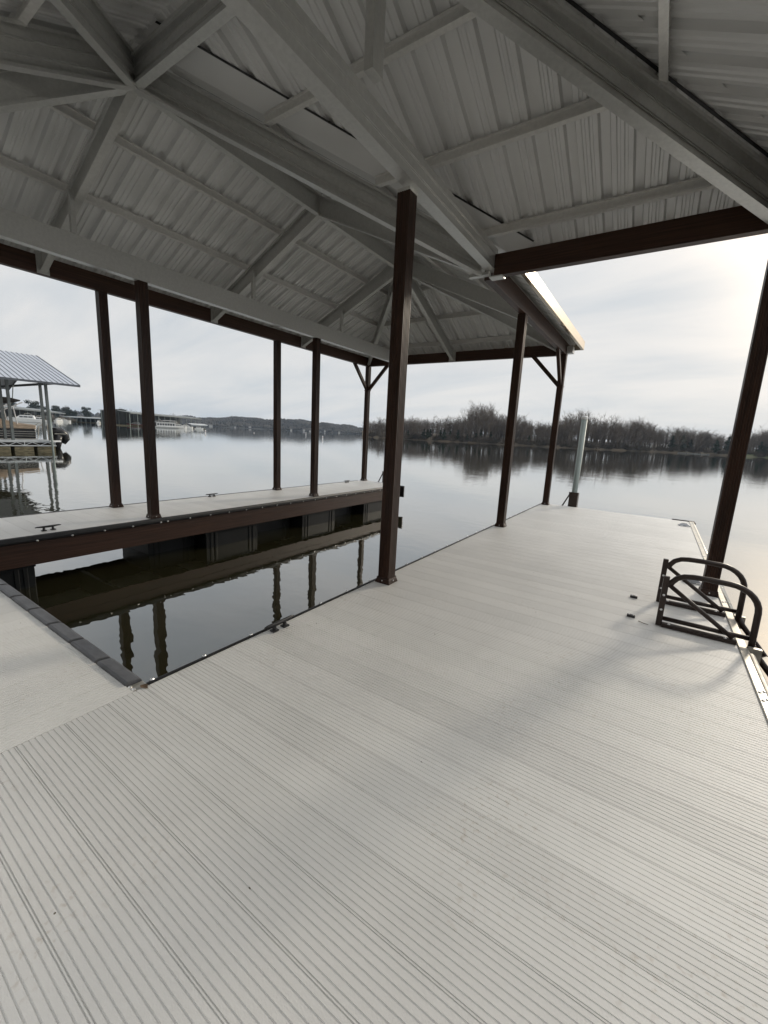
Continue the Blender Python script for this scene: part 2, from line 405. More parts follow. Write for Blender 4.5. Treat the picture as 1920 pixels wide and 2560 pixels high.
# galvanised members
def steel(name, A, B, d=.20, w=.014, flange=.092, beads=False, z=0., m='galv', lip=True):
    """back-to-back lipped channels: thin web, flanges with turned lips"""
    mb = MB(); A = V(A); B = V(B)
    mb.beam(A, B, w, d - .012, 0, z + .006)
    mb.beam(A, B, flange, .006, 0, z); mb.beam(A, B, flange, .006, 0, z + d - .006)
    for sg in (-1, 1):
        mb.beam(A, B, .005, .026, sg * (flange / 2 - .0025), z + .006); mb.beam(A, B, .005, .026, sg * (flange / 2 - .0025), z + d - .032)
    if beads:
        for hh in (.30, .36, .64, .70):
            for sg in (-1, 1): mb.beam(A, B, .010, .008, sg * (w / 2 + .004), z + d * hh)
    return mb.build(name, m, canopy)
J = (XC, YJ, ZR); AP = (XC, YA, ZR); XP = (XA, YJ, ZR)
def dn(p, dx, dy): return (p[0] + dx, p[1] + dy, p[2] - SL * max(abs(dx), abs(dy)))
E_ = H - .06
steel('ridge_beam', J, AP, .30); steel('ridge_beam', J, XP, .30, beads=True)
steel('valley_rafter', J, dn(J, E_, E_), .33, beads=True); steel('hip_rafter', J, dn(J, -E_, -E_), .33)
steel('valley_rafter', J, dn(J, H - .3, -(H - .3)), .33, beads=True)
steel('hip_rafter', AP, dn(AP, E_, E_), .33); steel('hip_rafter', AP, dn(AP, -E_, E_), .33)
steel('hip_rafter', XP, dn(XP, E_, E_), .34, beads=True, flange=.115); steel('hip_rafter', XP, dn(XP, E_, -E_), .34, beads=True, flange=.115)
steel('common_rafter', AP, dn(AP, 0, E_), .30)
for y in (YJ, YH - .08, YA):
    steel('common_rafter', (XC, y, ZR), dn((XC, y, ZR), -E_, 0), .30)
    if y > YJ: steel('common_rafter', (XC, y, ZR), dn((XC, y, ZR), E_, 0), .30)
steel('common_rafter', J, dn(J, 0, -E_), .36, beads=True); steel('common_rafter', XP, dn(XP, E_, 0), .30)
# end plates where the rafters meet the eave beams
for x, y, dx, dy in ((XL, YJ, 1, 0), (XL, YH - .08, 1, 0), (XL, YA, 1, 0), (XC, YE, 0, -1), (XR, YA, -1, 0)):
    MB().box(x + dx * .058 - (.10 if dy else 0), x + dx * .070 + (.10 if dy else .0), y + dy * .058 - (.08 if dx else .012), y + (dy * .058 if dy else .08), ZE + .004, ZE + .30).build('rafter_plate', 'galv', canopy)
# long level girders over the posts
def girder(x, y0, y1, z0, d, w, beads):
    mb = MB(); mb.box(x - w / 2, x + w / 2, y0, y1, z0, z0 + d)
    mb.box(x - w / 2 - .012, x + w / 2 + .012, y0, y1, z0 - .010, z0)
    if beads:
        for hh in (.28, .345, .66, .725):
            for sg in (-1, 1): mb.box(x + sg * (w / 2 + .0015) - .0015, x + sg * (w / 2 + .0015) + .0015, y0, y1, z0 + d * hh, z0 + d * hh + .006)
    return mb.build('girder', 'galv', canopy)
girder(XI, YN, YE - .06, 3.742, .31, .10, False); girder(XR + .062, YN, YH + .05, 3.862, .265, .10, True)
# struts from girder to rafters
for y in (YJ, YH - .08, YA):
    mb = MB(); mb.box(XI + .053, XI + .113, y - .10, y - .04, 4.06, 4.56); mb.box(XI + .053, XI + .113, y - .095, y - .045, 4.056, 4.06)
    mb.build('strut', 'galv', canopy)
mb = MB(); mb.box(XR + .116, XR + .196, YJ + .03, YJ + .16, 4.20, 5.02); mb.build('strut', 'galv', canopy)
MB().box(XR - .07, XR + .07, YM - .07, YM + .07, 3.822, 3.852).build('post_cap_plate', 'galv', canopy)
mb = MB(); mb.box(XR - .24, XR + .05, YH - .05, YH + .03, 3.80, 3.84); mb.build('beam_saddle', 'galv', canopy)
mb = MB(); mb.box(XR + .06, XR + .24, YH - .07, YH + .07, 3.752, 3.766); mb.build('beam_saddle', 'galv', canopy)
# purlins, between the rafters, just under the sheets
OV = .35
def zs(d): return ZR + DP - SL * d                     # underside of the sheets at plan distance d from the ridge
def purlin(A, B):
    A = V(A); B = V(B); mb = MB(); mb.beam(A, B, .010, .098, 0, -.102); mb.beam(A, B, .064, .005, 0, -.107); mb.beam(A, B, .07, .004, 0, -.0045)
    for sg in (-1, 1): mb.beam(A, B, .005, .020, sg * .0295, -.102)
    return mb.build('purlin', 'galv_dull', canopy)
for d in (.98, 1.92, 2.86):
    z = zs(d)
    purlin((XC - d, YJ - d, z), (XC - d, YA + d, z))
    purlin((XC + d, YJ + d, z), (XC + d, YA + d, z))
    purlin((XC - d, YA + d + .0, z), (XC + d, YA + d, z))
    purlin((XC + d, YJ + d, z), (XA + d, YJ + d, z))
    purlin((XA + d, YJ + d, z), (XA + d, YJ - d, z))
    purlin((XC - d, YJ - d, z), (XA + d, YJ - d, z))
# ribbed roof sheets
def sheet(poly, d_of, U, name='roof_sheet'):
    """poly: plan polygon; d_of(x,y): plan distance from the ridge; U: 'x' or 'y' = direction of the eave"""
    i0 = 0 if U == 'x' else 1
    us = [p[i0] for p in poly]; lo, hi = min(us), max(us)
    prof = {}
    k0 = math.floor(lo / .305) - 1
    for k in range(k0, int(hi / .305) + 3):
        b = k * .305
        for o, h in ((-.056, 0), (-.040, .060), (.040, .060), (.056, 0), (.100, 0), (.110, .015), (.130, .015), (.140, 0), (.168, 0), (.178, .015), (.198, .015), (.208, 0)):
            u = b + o
            if lo + 1e-4 < u < hi - 1e-4: prof[u] = h
    for u in us: prof.setdefault(u, 0.)
    us = sorted(prof); mb = MB(); prev = None
    def span(u):
        u = min(max(u + 1.3e-5, lo + 1e-5), hi - 1e-5); hits = []
        for a, b in zip(poly, poly[1:] + poly[:1]):
            ua, ub = a[i0], b[i0]
            if (ua - u) * (ub - u) < 0 :
                t = (u - ua) / (ub - ua); hits.append(a[1 - i0] + t * (b[1 - i0] - a[1 - i0]))
        return (min(hits), max(hits)) if len(hits) > 1 else None
    for u in us:
        sp = span(u)
        if sp is None: prev = None; continue
        vs = []
        for t in sp:
            x, y = (u, t) if U == 'x' else (t, u)
            vs.append((x, y, ZR + DP - SL * d_of(x, y) + prof[u]))
        b = len(mb.v); mb.v += vs
        if prev is not None: mb.f.append((prev, prev + 1, b + 1, b))
        prev = b
    return mb.build(name, 'panel', canopy)
xl, xr, ye, xo, yh, yn = XL - OV, XR + OV, YE + OV, XO + OV, YH + OV, YN - OV
sheet([(XC, YJ), (XC, YA), (xl, ye), (xl, yn)], lambda x, y: XC - x, 'y')
sheet([(XC, YA), (xr, ye), (xl, ye)], lambda x, y: y - YA, 'x')
sheet([(XC, YJ), (XC, YA), (xr, ye), (xr, yh)], lambda x, y: x - XC, 'y')
sheet([(XC, YJ), (XA, YJ), (xo, yh), (xr, yh)], lambda x, y: y - YJ, 'x')
sheet([(XA, YJ), (xo, yh), (xo, yn)], lambda x, y: x - XA, 'y')
sheet([(XC, YJ), (XA, YJ), (xo, yn), (xl, yn)], lambda x, y: YJ - y, 'x')
# fascia round the eaves
zf = zs(H + OV)
def rim(A, B, n):
    A = V((*A, zf)); B = V((*B, zf)); mb = MB(); mb.beam(A, B, .012, .192, 0, -.125)
    for i in range(len(mb.v)): mb.v[i] = tuple(V(mb.v[i]) + V((n[0], n[1], 0)) * .008)
    mb.beam(A - V((n[0], n[1], 0)) * .02, B - V((n[0], n[1], 0)) * .02, .05, .006, 0, -.128)
    return mb.build('fascia', 'fascia', canopy)
rim((xl, yn), (xl, ye), (-1, 0)); rim((xl, ye), (xr, ye), (0, 1)); rim((xr, ye), (xr, yh), (1, 0)); rim((xr, yh), (xo, yh), (0, 1)); rim((xo, yh), (xo, yn), (1, 0))
mb = MB(); mb.box(XR + .058, XR + .20, YE - .16, YE + .06, 3.80, 3.96); mb.build('corner_bracket', 'galv', canopy, bevel=.004)
# ridge, hip and valley cappings over the sheets
def capping(A, B, w=.22):
    A = V(A); B = V(B); B = A.lerp(B, .94) if abs(B.z - A.z) > .1 else B; h = V((B.x - A.x, B.y - A.y, 0)).normalized(); p = V((h.y, -h.x, 0)) * w; k = .46 * w * (.72 if abs(h.x * h.y) > .1 else 1.)
    up = V((0, 0, .036)); dz = V((0, 0, -k)); mb = MB()
    mb.add([A + up, B + up, A + up + p + dz, B + up + p + dz, A + up - p + dz, B + up - p + dz], [(0, 1, 3, 2), (1, 0, 4, 5)])
    return mb.build('ridge_capping', 'panel', canopy)
zk = ZR + DP; zo = zs(H + OV)
capping((XC, YJ, zk), (XC, YA, zk)); capping((XC, YJ, zk), (XA, YJ, zk)); capping((XC, YA, zk), (xr, ye, zo)); capping((XC, YA, zk), (xl, ye, zo)); capping((XA, YJ, zk), (xo, yh, zo)); capping((XA, YJ, zk), (xo, yn, zo)); capping((XC, YJ, zk), (xl, yn, zo))
mb = MB(); a = V((XC, YJ, zk + .034)); b = V((xr, yh, zo + .034)); p = V((.5, -.5, 0)).normalized() * .2
mb.add([a, b, a + p + V((0, 0, .065)), b + p + V((0, 0, .065)), a - p + V((0, 0, .065)), b - p + V((0, 0, .065))], [(0, 1, 3, 2), (1, 0, 4, 5)]); mb.build('valley_flashing', 'panel', canopy)
# smooth valley tray under the sheets with dark cut edges, dark joint along the hip
vd = V((.5, .5, 0)).normalized(); vp = V((.5, -.5, 0)).normalized()
def on_sheet(t, off, dz):
    q = V((XC, YJ, 0)) + vd * t + vp * off
    d = (q.x - XC) if off < 0 else (q.y - YJ)
    return V((q.x, q.y, zs(d) - dz))
def tray(off0, off1, dz, name, m, parent=canopy):
    t1 = (H + OV) * 1.4142 - .02; A = .40 + 0 * off0
    mb = MB(); mb.add([on_sheet(abs(off0) + .02, off0, dz), on_sheet(t1 - abs(off0) * 0, off0, dz), on_sheet(t1, off1, dz), on_sheet(abs(off1) + .02, off1, dz)], [(0, 1, 2, 3)])
    return mb.build(name, m, parent)
tray(1e-4, .30, .006, 'valley_tray', 'panel'); tray(-1e-4, -.30, .006, 'valley_tray', 'panel')
tray(.30, .325, .007, 'sheet_edge', 'rubber'); tray(-.30, -.315, .007, 'sheet_edge', 'rubber')
mb = MB()
a = V((XA + .1, YJ + .1, zs(.10) - .012)); b = V((xo, yh, zs(H + OV) - .012)); p = V((.5, -.5, 0)).normalized() * .016
mb.add([a - p, b - p, b + p, a + p], [(0, 1, 2, 3)]); mb.build('hip_seal', 'rubber', canopy)

# ================================================================== DECK FITTINGS
def cleat(x, y, rz, label):
    t = thing('dock_cleat', label, 'cleat', (x, y, .002), rz, 'cleats on the dock edges')
    mb = MB()
    pts = [(-.155, 0, .058), (-.13, 0, .062), (-.07, 0, .058), (0, 0, .056), (.07, 0, .058), (.13, 0, .062), (.155, 0, .058)]
    mb.tube(pts, [.006, .010, .014, .016, .014, .010, .006], 8); mb.build('horn', 'rubber', t, local=True, smooth=True)
    for sx in (-1, 1):
        mb = MB(); mb.tube([(sx * .052, 0, .056), (sx * .055, 0, .012)], [.013, .017], 8); mb.box(sx * .055 - .028, sx * .055 + .028, -.024, .024, 0, .012)
        mb.build('leg', 'rubber', t, local=True)
    return t
cleat(-S - .20, 1.02, PI / 2 + .05, 'black dock cleat nearest the camera on the finger pier, at its slip edge')
cleat(XF + .10, 4.47, PI / 2, 'black dock cleat on the far edge of the finger pier between two brown post pairs')
cleat(XF + .14, 9.35, PI / 2, 'small black dock cleat beside the corner post with knee braces on the finger pier')
cleat(.055, 1.04, PI / 2, 'black dock cleat on the walkway at the rubber slip edge near the tall central post')

lad = thing('boarding_ladder', 'brown pipe boarding ladder with two arched handrails bolted to the right deck edge', 'ladder', (3.0, 3.6, 0))
def hoop(y):
    h = MB()
    pts = [(2.672, y, .385), (2.69, y, .43), (2.72, y, .470), (2.77, y, .498), (2.83, y, .508), (2.95, y, .512), (3.08, y, .508)]
    for k in range(1, 8):
        a = PI / 2 * k / 7; pts.append((3.08 + .215 * math.sin(a), y, .508 - .20 * (1 - math.cos(a))))
    pts += [(3.297, y, .18), (3.30, y, -.02)]
    h.tube(pts, .0245, 12); o = h.build('handrail_hoop', 'brown_pipe', lad, smooth=True)
    m = MB(); m.box(2.622, 2.668, y - .018, y + .018, .004, .475); m.build('upright', 'brown_pipe', lad, bevel=.003)
    m = MB(); m.box(2.668, 3.20, y - .040, y + .010, .004, .040); m.build('foot_rail', 'brown_pipe', lad, bevel=.003)
    m = MB(); m.tube([(2.668, y + .02, .070), (3.285, y + .02, .070)], .020, 10); m.build('lower_rail', 'brown_pipe', lad, smooth=True)
    m = MB(); m.tube([(2.672, y - .008, .40), (3.17, y - .008, .05)], .019, 10); m.build('diagonal_brace', 'brown_pipe', lad, smooth=True)
    for x, z in ((2.645, .30), (2.645, .16)):
        b = MB(); dome(b, (x, y - .018, z), V((0, -1, 0)), .011, .007); b.build('bolt', 'bolt', lad)
    for x in (2.72, 3.12):
        b = MB(); dome(b, (x, y - .030, .040), V((0, 0, 1)), .012, .010); b.build('bolt', 'bolt', lad)
    s = MB(); s.tube([(3.305, y, .02), (3.345, y, -.055), (3.62, y, -.395), (4.28, y, -1.20)], .0245, 10); s.build('stringer', 'brown_pipe', lad, smooth=True)
hoop(3.27); hoop(3.97)
for k in range(4):
    t = .22 + .23 * k; p = V((3.345, 0, -.055)).lerp(V((4.28, 0, -1.20)), t)
    MB().box(p.x - .04, p.x + .07, 3.296, 3.944, p.z - .014, p.z + .014).build('tread', 'brown_pipe', lad, bevel=.003)
MB().box(3.275, 3.36, 3.20, 3.24, -.10, .022).build('hinge_plate', 'alu', lad); MB().box(3.275, 3.36, 4.0, 4.04, -.10, .022).build('hinge_plate', 'alu', lad)

for x, y, lab in ((2.42, 3.92, 'small black rubber stop block on the deck level with the far ladder handrail'), (2.425, 3.305, 'small black rubber stop block on the deck level with the near ladder handrail')):
    t = thing('rubber_stop', lab, 'stop block', (x, y, 0), -.06, 'rubber stop blocks beside the ladder')
    m = MB(); m.box(-.034, .034, -.018, .018, .001, .026); m.build('block', 'rubber', t, local=True, bevel=.004)
    for sx in (-1, 1):
        b = MB(); dome(b, (sx * .018, 0, .026), V((0, 0, 1)), .006, .004); b.build('screw', 'bolt', t, local=True)
def solar(x, y, rz, lab):
    t = thing('solar_light', lab, 'dock light', (x, y, 0), rz, 'solar lights on the deck edge')
    m = MB(); m.extrude([(-.10, -.07), (.10, -.07), (.10, .07), (-.10, .07)], .001, .022); m.extrude([(-.085, -.058), (.085, -.058), (.085, .058), (-.085, .058)], .022, .052, 0, 0, .62)
    m.build('housing', 'solar', t, local=True, bevel=.006)
    m = MB(); m.box(-.045, .045, -.03, .03, .052, .056); m.build('solar_panel', 'glass', t, local=True)
    m = MB(); m.box(-.08, -.03, -.073, -.069, .006, .018); m.box(.03, .08, -.073, -.069, .006, .018); m.build('lens', 'white', t, local=True)
solar(3.09, 9.68, .1, 'grey solar dock light at the far outer corner of the walkway')
solar(2.99, 5.05, .05, 'grey solar dock light on the deck behind the brown post beside the ladder')
m = MB(); m.add([(-.03, -.012, .004), (0, -.022, .008), (.034, .002, .003), (.004, .018, .012), (-.02, .014, .006), (.0, 0, .002)], [(0, 1, 5), (1, 2, 5), (2, 3, 5), (3, 4, 5), (4, 0, 5)])
tag(m.build('fallen_leaf', 'leaf', loc=(1.21, 2.35, 0)), 'curled brown dead leaf lying on the grey walkway boards', 'leaf')
for i in range(len(bpy.data.meshes['fallen_leaf'].vertices)): pass
m = MB(); m.tube([(2.49, 3.235, .006), (2.53, 3.205, .008), (2.57, 3.20, .006)], [.003, .003, .002], 5)
tag(m.build('twig', 'leaf', loc=(2.53, 3.2, 0)), 'thin brown twig lying on the deck beside the near rubber stop', 'twig')

def pile(x, y, top, lab, r=.08, bracket=True):
    t = thing('guide_pile', lab, 'pile', (x, y, WATER), 0, 'galvanised guide piles holding the dock')
    m = MB(); m.tube([(x, y, -3.0), (x, y, top)], r, 20); m.build('pipe', 'pile', t, smooth=True)
    m = MB(); m.lathe((x, y, top - .06), [(r + .004, 0), (r + .005, .05), (r + .003, .07), (r * .6, .084), (.01, .088)], 20); m.build('cap', 'white', t, smooth=True)
    if bracket:
        q = lambda h: [(-h, -h), (h, -h), (h, h), (-h, h)]
        m = MB(); m.box(x - r - .03, x + r + .03, y - r - .035, y - r - .005, -.15, .36); m.box(x - r - .035, x - r - .008, y - r - .03, y + r + .03, -.15, .36); m.box(x + r + .008, x + r + .035, y - r - .03, y + r + .03, -.15, .36)
        m.box(x - r - .045, x + r + .045, y - r - .045, y - r - .03, .33, .375); m.build('bracket', 'brown_pipe', t, bevel=.004)
        m = MB(); m.bar((x - r - .02, y - r - .02, .33), (x - r - .17, y - r - .07, -.02), .03, .03); m.build('bracket_stay', 'brown_pipe', t)
pile(.72, L + .16, 2.30, 'galvanised steel guide pile with pale cap at the far end of the walkway', .07)
pile(-5.20, L + .17, 2.16, 'galvanised guide pile at the finger pier end, half hidden by the central post', .07)

# ================================================================== NEIGHBOURING BOATHOUSE (27 m away)
nb = thing('boathouse', 'neighbouring open boathouse with pale ribbed metal roof and white truss dock at the left edge', 'boathouse', (-34, 8, WATER))
YG = 11.87; EX = -32.3; RX = -39.8; EZ = 3.92; RZ = 6.35; Y0 = -8.
mb = MB()
mb.add([(EX, Y0, EZ), (EX, YG, EZ), (RX, YG, RZ), (RX, Y0, RZ), (EX, Y0, EZ - .05), (EX, YG, EZ - .05), (RX, YG, RZ - .05), (RX, Y0, RZ - .05)],
       [(0, 1, 2, 3), (7, 6, 5, 4), (0, 4, 5, 1), (1, 5, 6, 2), (2, 6, 7, 3), (3, 7, 4, 0)])
x2 = 2 * RX - EX
mb.add([(x2, Y0, EZ), (x2, YG, EZ), (RX, YG, RZ), (RX, Y0, RZ), (x2, Y0, EZ - .05), (x2, YG, EZ - .05), (RX, YG, RZ - .05), (RX, Y0, RZ - .05)],
       [(3, 2, 1, 0), (4, 5, 6, 7), (1, 5, 4, 0), (2, 6, 5, 1), (3, 7, 6, 2), (0, 4, 7, 3)])
rf = mb.build('roof', 'roofing', nb)
mb = MB(); n_ = 0
yy = YG - .02
while yy > Y0:
    mb.bar((EX, yy, EZ + .012), (RX, yy, RZ + .012), .05, .024); yy -= .305
mb.build('roof_seams', 'seam', rf)
mb = MB(); mb.bar((EX + .0, YG + .02, EZ - .05), (RX, YG + .02, RZ - .05), .05, .16); mb.bar((x2, YG + .02, EZ - .05), (RX, YG + .02, RZ - .05), .05, .16); mb.bar((EX + .03, Y0, EZ - .06), (EX + .03, YG, EZ - .06), .04, .14); mb.build('roof_edge', 'seam', rf)
mb = MB(); mb.bar((-33.4, Y0, 4.12), (-33.4, 10.75, 4.12), .1, .16); mb.bar((-33.0, 10.6, 3.92), (-46, 10.6, 3.92), .1, .16); mb.build('header_beam', 'shed_dark', nb)
for x, y in ((-33.4, 10.25), (-34.9, 10.4), (-33.4, 8.2), (-34.9, 8.2), (-33.4, 3.5), (-34.9, 3.5), (-44.8, 10.3), (-46.2, 10.3), (-44.8, 8), (-44.8, 3.5)):
    m = MB(); m.box(x - .075, x + .075, y - .075, y + .075, 0, 4.06); m.build('post', 'steel_grey', nb)
m = MB(); m.box(-35.2, -33.2, Y0, 10.5, -.06, .0); m.box(-46.4, -44.4, Y0, 10.5, -.06, 0); m.build('deck', 'shed_trim', nb)
m = MB(); m.box(-33.26, -33.1, 10.1, 10.75, -.09, .02); m.build('deck_end', 'white', nb)
m = MB()
m.bar((-33.2, Y0, -.10), (-33.2, 10.48, -.10), .06, .06); m.bar((-33.2, Y0, -.36), (-33.2, 10.48, -.36), .06, .06)
yy = 10.4; k = 0
while yy > Y0:
    m.bar((-33.2, yy, -.12 if k % 2 else -.34), (-33.2, yy - .42, -.34 if k % 2 else -.12), .035, .035)
    if k % 4 == 0: m.bar((-33.2, yy, -.12), (-33.2, yy, -.34), .04, .04)
    yy -= .42; k += 1
m.bar((-33.2, 10.46, -.10), (-35.2, 10.46, -.10), .05, .05); m.bar((-33.2, 10.46, -.36), (-35.2, 10.46, -.36), .05, .05)
m.build('dock_truss', 'shed_trim', nb)
m = MB(); m.box(-35.1, -33.30, Y0, 10.40, -.39, -.07); m.build('dark_backing', 'under', nb)  # dark box added behind the truss, standing in for the shade there
yy = 10.42; k = 0
while yy > Y0 + 2:
    m = MB(); m.box(-35.0, -33.22 - (.0 if k % 2 else .0), yy - 1.02, yy, -1.1, -.40); m.build('dock_float', 'algae', nb, bevel=.02); yy -= 1.22; k += 1
t = thing('guide_pile', 'slim galvanised guide pile at the corner of the neighbouring truss dock', 'pile', (-33.0, 10.2, WATER), 0, 'galvanised guide piles holding the dock')
m = MB(); m.tube([(-33.0, 10.2, -3), (-33.0, 10.2, 2.15)], .065, 12); m.build('pipe', 'pile', t, smooth=True)

pb = thing('pontoon_boat', 'pontoon boat with tan cover and folded black bimini moored in the neighbouring boathouse', 'boat', (-37, 7, WATER))
def hullbox(y0, y1, z0, z1, x0=-38.3, x1=-35.8, nose=.0):
    m = MB(); m.box(x0, x1, y0, y1, z0, z1); return m
hullbox(2.2, 10.15, .02, .70).build('side_panels', 'boat_dark', pb, bevel=.05)
m = MB()
for z in (.18, .34, .50): m.box(-38.31, -35.785, 2.3, 10.17, z, z + .022)
m.build('panel_stripes', 'alu', pb)
hullbox(2.2, 10.2, .70, .98, -38.32, -35.78).build('gunwale', 'tan', pb, bevel=.06)
hullbox(2.1, 10.25, -.08, .02).build('platform', 'alu', pb)
m = MB()
for x in (-37.9, -36.2): m.tube([(x, 1.2, -.2), (x, 2.2, -.42), (x, 10.6, -.42)], [.05, .36, .36], 14)
m.build('pontoon', 'alu', pb, smooth=True)
m = MB(); n = 12; m.v = []; rows = []
for j, y in enumerate((2.4, 4.0, 6.5, 8.3, 9.4, 10.22)):
    tz = (1.05, 1.3, 1.5, 1.42, 1.12, 1.02)[j]; b = len(m.v)
    for i in range(9):
        a = i / 8; x = -38.34 + 2.58 * a; m.v.append((x, y, .95 + (tz - .95) * math.sin(PI * a) ** .6 if 0 < i < 8 else .93))
    if j: 
        for i in range(8): m.f.append((b - 9 + i, b - 9 + i + 1, b + i + 1, b + i))
m.build('cover', 'tan', pb, smooth=True)
m = MB(); m.tube([(-37.0, 6.4, 2.55), (-37.0, 7.2, 2.62), (-37.0, 8.4, 2.60), (-37.0, 9.2, 2.66), (-37.0, 9.75, 2.70)], [.12, .28, .30, .20, .05], 10)
for i in range(len(m.v)):
    x, y, z = m.v[i]; m.v[i] = (-37.0 + (x + 37.0) * 3.6, y, z)
m.build('bimini_top', 'canvas', pb, smooth=True)
m = MB()
for x in (-35.95, -38.1):
    m.tube([(x, 9.6, 2.55), (x, 7.2, 1.25)], .035, 8); m.tube([(x, 9.05, 2.2), (x, 9.2, 1.02)], .035, 8)
m.build('bimini_frame', 'white', pb)
m = MB(); m.tube([(-37, 9.35, 2.7), (-37, 9.47, 3.68)], .03, 8); m.lathe((-37, 9.47, 3.66), [(.05, 0), (.06, .05), (.02, .08)], 10); m.build('light_pole', 'pile', pb)
m = MB()
for x in (-36.0, -37.0):
    m.tube([(x, 10.3, .0), (x, 10.42, .9), (x, 10.7, 1.1), (x, 10.95, 1.05), (x, 10.95, -.1)], .03, 8)
m.build('stern_rail', 'alu', pb)
m = MB(); m.tube([(-36.8, 11.35, .28), (-36.8, 11.55, .55), (-36.8, 11.9, .58), (-36.8, 12.25, .30), (-36.8, 12.30, .0), (-36.8, 12.1, -.35)], [.18, .30, .34, .30, .28, .18], 14)
m.tube([(-36.8, 11.75, .3), (-36.8, 11.72, -.35), (-36.8, 11.7, -1.1)], [.40, .30, .10], 12)
om = m.build('outboard_motor', 'boat_dark', pb, smooth=True)
m = MB(); m.box(-36.62, -36.42, 11.5, 12.2, .36, .40); m.build('motor_stripe', 'alu', om)

# ================================================================== TREES
def grow(mbs, p, d, ln, r, depth, rng, maxd):
    n = 4 if depth == 0 else (3 if depth < 3 else 2)
    pts = [p]; q = p.copy(); dd = d.copy()
    for i in range(n):
        dd = (dd + V((rng.uniform(-1, 1), rng.uniform(-1, 1), rng.uniform(-.25, .55))) * (.10 + .07 * depth)).normalized()
        q = q + dd * ln / n; pts.append(q.copy())
    rad = [r * (1 - .62 * i / n) for i in range(n + 1)]
    if depth >= maxd: rad[-1] = .014
    mbs[0 if depth < 2 else 1].tube(pts, rad, 6 if depth == 0 else (4 if depth < 2 else 3), cap=False)
    if depth >= maxd: return
    nb_ = (8, 5, 4, 4)[depth] + rng.randint(-1, 1)
    for k in range(nb_):
        t = rng.uniform(.30 if depth == 0 else .2, 1.0) if k else 1.
        i = min(n - 1, int(t * n)); f = t * n - i; c = pts[i].lerp(pts[i + 1], f)
        ax = dd.cross(V((rng.uniform(-1, 1), rng.uniform(-1, 1), rng.uniform(-1, 1)))).normalized()
        ang = rng.uniform(.35, .95) * (.6 if k == 0 else 1)
        nd = (Matrix.Rotation(ang, 3, ax) @ dd); nd = (nd + V((0, 0, .18))).normalized()
        grow(mbs, c, nd, ln * rng.uniform(.42, .66) * (1.05 - .3 * t if depth == 0 else 1), max(.026, r * (1 - .6 * t) * .62), depth + 1, rng, maxd)
def bare_tree(seed, h):
    rng = random.Random(seed); mbs = (MB(), MB())
    grow(mbs, V((0, 0, -.3)), V((0, 0, 1)), h * .62, h * .020, 0, rng, 4)
    for mb in mbs:                                               # scale to the wanted height
        pass
    zt = max(v[2] for v in mbs[1].v); k = h / zt
    for mb in mbs: mb.v = [(x * k, y * k, z * k) for x, y, z in mb.v]
    return mbs
def leaf_cloud(mb, rng, n, shape, size):
    for _ in range(n):
        c = shape(rng); a = V((rng.gauss(0, 1), rng.gauss(0, 1), rng.gauss(0, 1))).normalized(); b = a.orthogonal().normalized(); c2 = a.cross(b)
        s = size * rng.uniform(.5, 1.3)
        mb.add([c + b * s, c + c2 * s * .7, c - b * s, c - c2 * s * .7], [(0, 1, 2, 3)])
def cedar_shape(h, w):
    def f(rng):
        t = rng.random() ** .8; z = h * (.12 + .88 * t); r = w * (1 - t) ** .75 * (.55 + .45 * math.sin(z * 2.3 + rng.random())) + .15
        a = rng.uniform(0, 2 * PI); rr = r * rng.random() ** .4
        return V((rr * math.cos(a), rr * math.sin(a), z))
    return f
def pine_shape(h, w, rng0):
    cl = [(rng0.uniform(-w, w) * .6, rng0.uniform(-w, w) * .6, rng0.uniform(.22, .95) * h, rng0.uniform(.25, .5) * w) for _ in range(20)]
    def f(rng):
        x, y, z, r = rng.choice(cl); a = V((rng.gauss(0, 1), rng.gauss(0, 1), rng.gauss(0, .8))).normalized() * r * rng.random() ** .35
        return V((x, y, z)) + a
    return f
protos = {}
def tree_proto(kind, name, mbs, ms, cat):
    r = bpy.data.objects.new(name, None); COL.objects.link(r); WL[r.name] = V((0, 0, 0)); r['category'] = cat
    mbs[0].build('trunk', ms[0], r, local=True); mbs[1].build('crown', ms[1], r, local=True)
    protos.setdefault(kind, []).append([r, False])
for i in range(7): tree_proto('bare', 'bare_tree', bare_tree(100 + i, 18), ('bark', 'twig'), 'tree')
for i in range(3):
    rng = random.Random(40 + i); h = 9.; a, b = MB(), MB(); a.tube([(0, 0, -.3), (0, 0, h * .8)], [.2, .05], 6); leaf_cloud(b, rng, 1500, cedar_shape(h, 2.4 + .4 * i), .34)
    tree_proto('cedar', 'cedar_tree', (a, b), ('bark', 'cedar'), 'tree')
for i in range(3):
    rng = random.Random(60 + i); h = 13.; a, b = MB(), MB(); a.tube([(0, 0, -.3), (.2, .1, h * .5), (0, 0, h * .85)], [.28, .2, .06], 6); leaf_cloud(b, rng, 2600, pine_shape(h, 4.6, rng), .36)
    tree_proto('pine', 'round_evergreen', (a, b), ('bark', 'cedar'), 'tree')
def plant(kind, loc, h, label, group, i):
    pr = protos[kind][i % len(protos[kind])]; base = {'bare': 18., 'cedar': 9., 'pine': 13.}[kind]
    if pr[1]: o = copy_tree(pr[0])
    else: o = pr[0]; pr[1] = True
    s = h / base; o.location = loc; o.scale = (s * random.uniform(.9, 1.15), s * random.uniform(.9, 1.15), s); o.rotation_euler = (0, 0, random.uniform(0, 6.28))
    return tag(o, label, None, group)

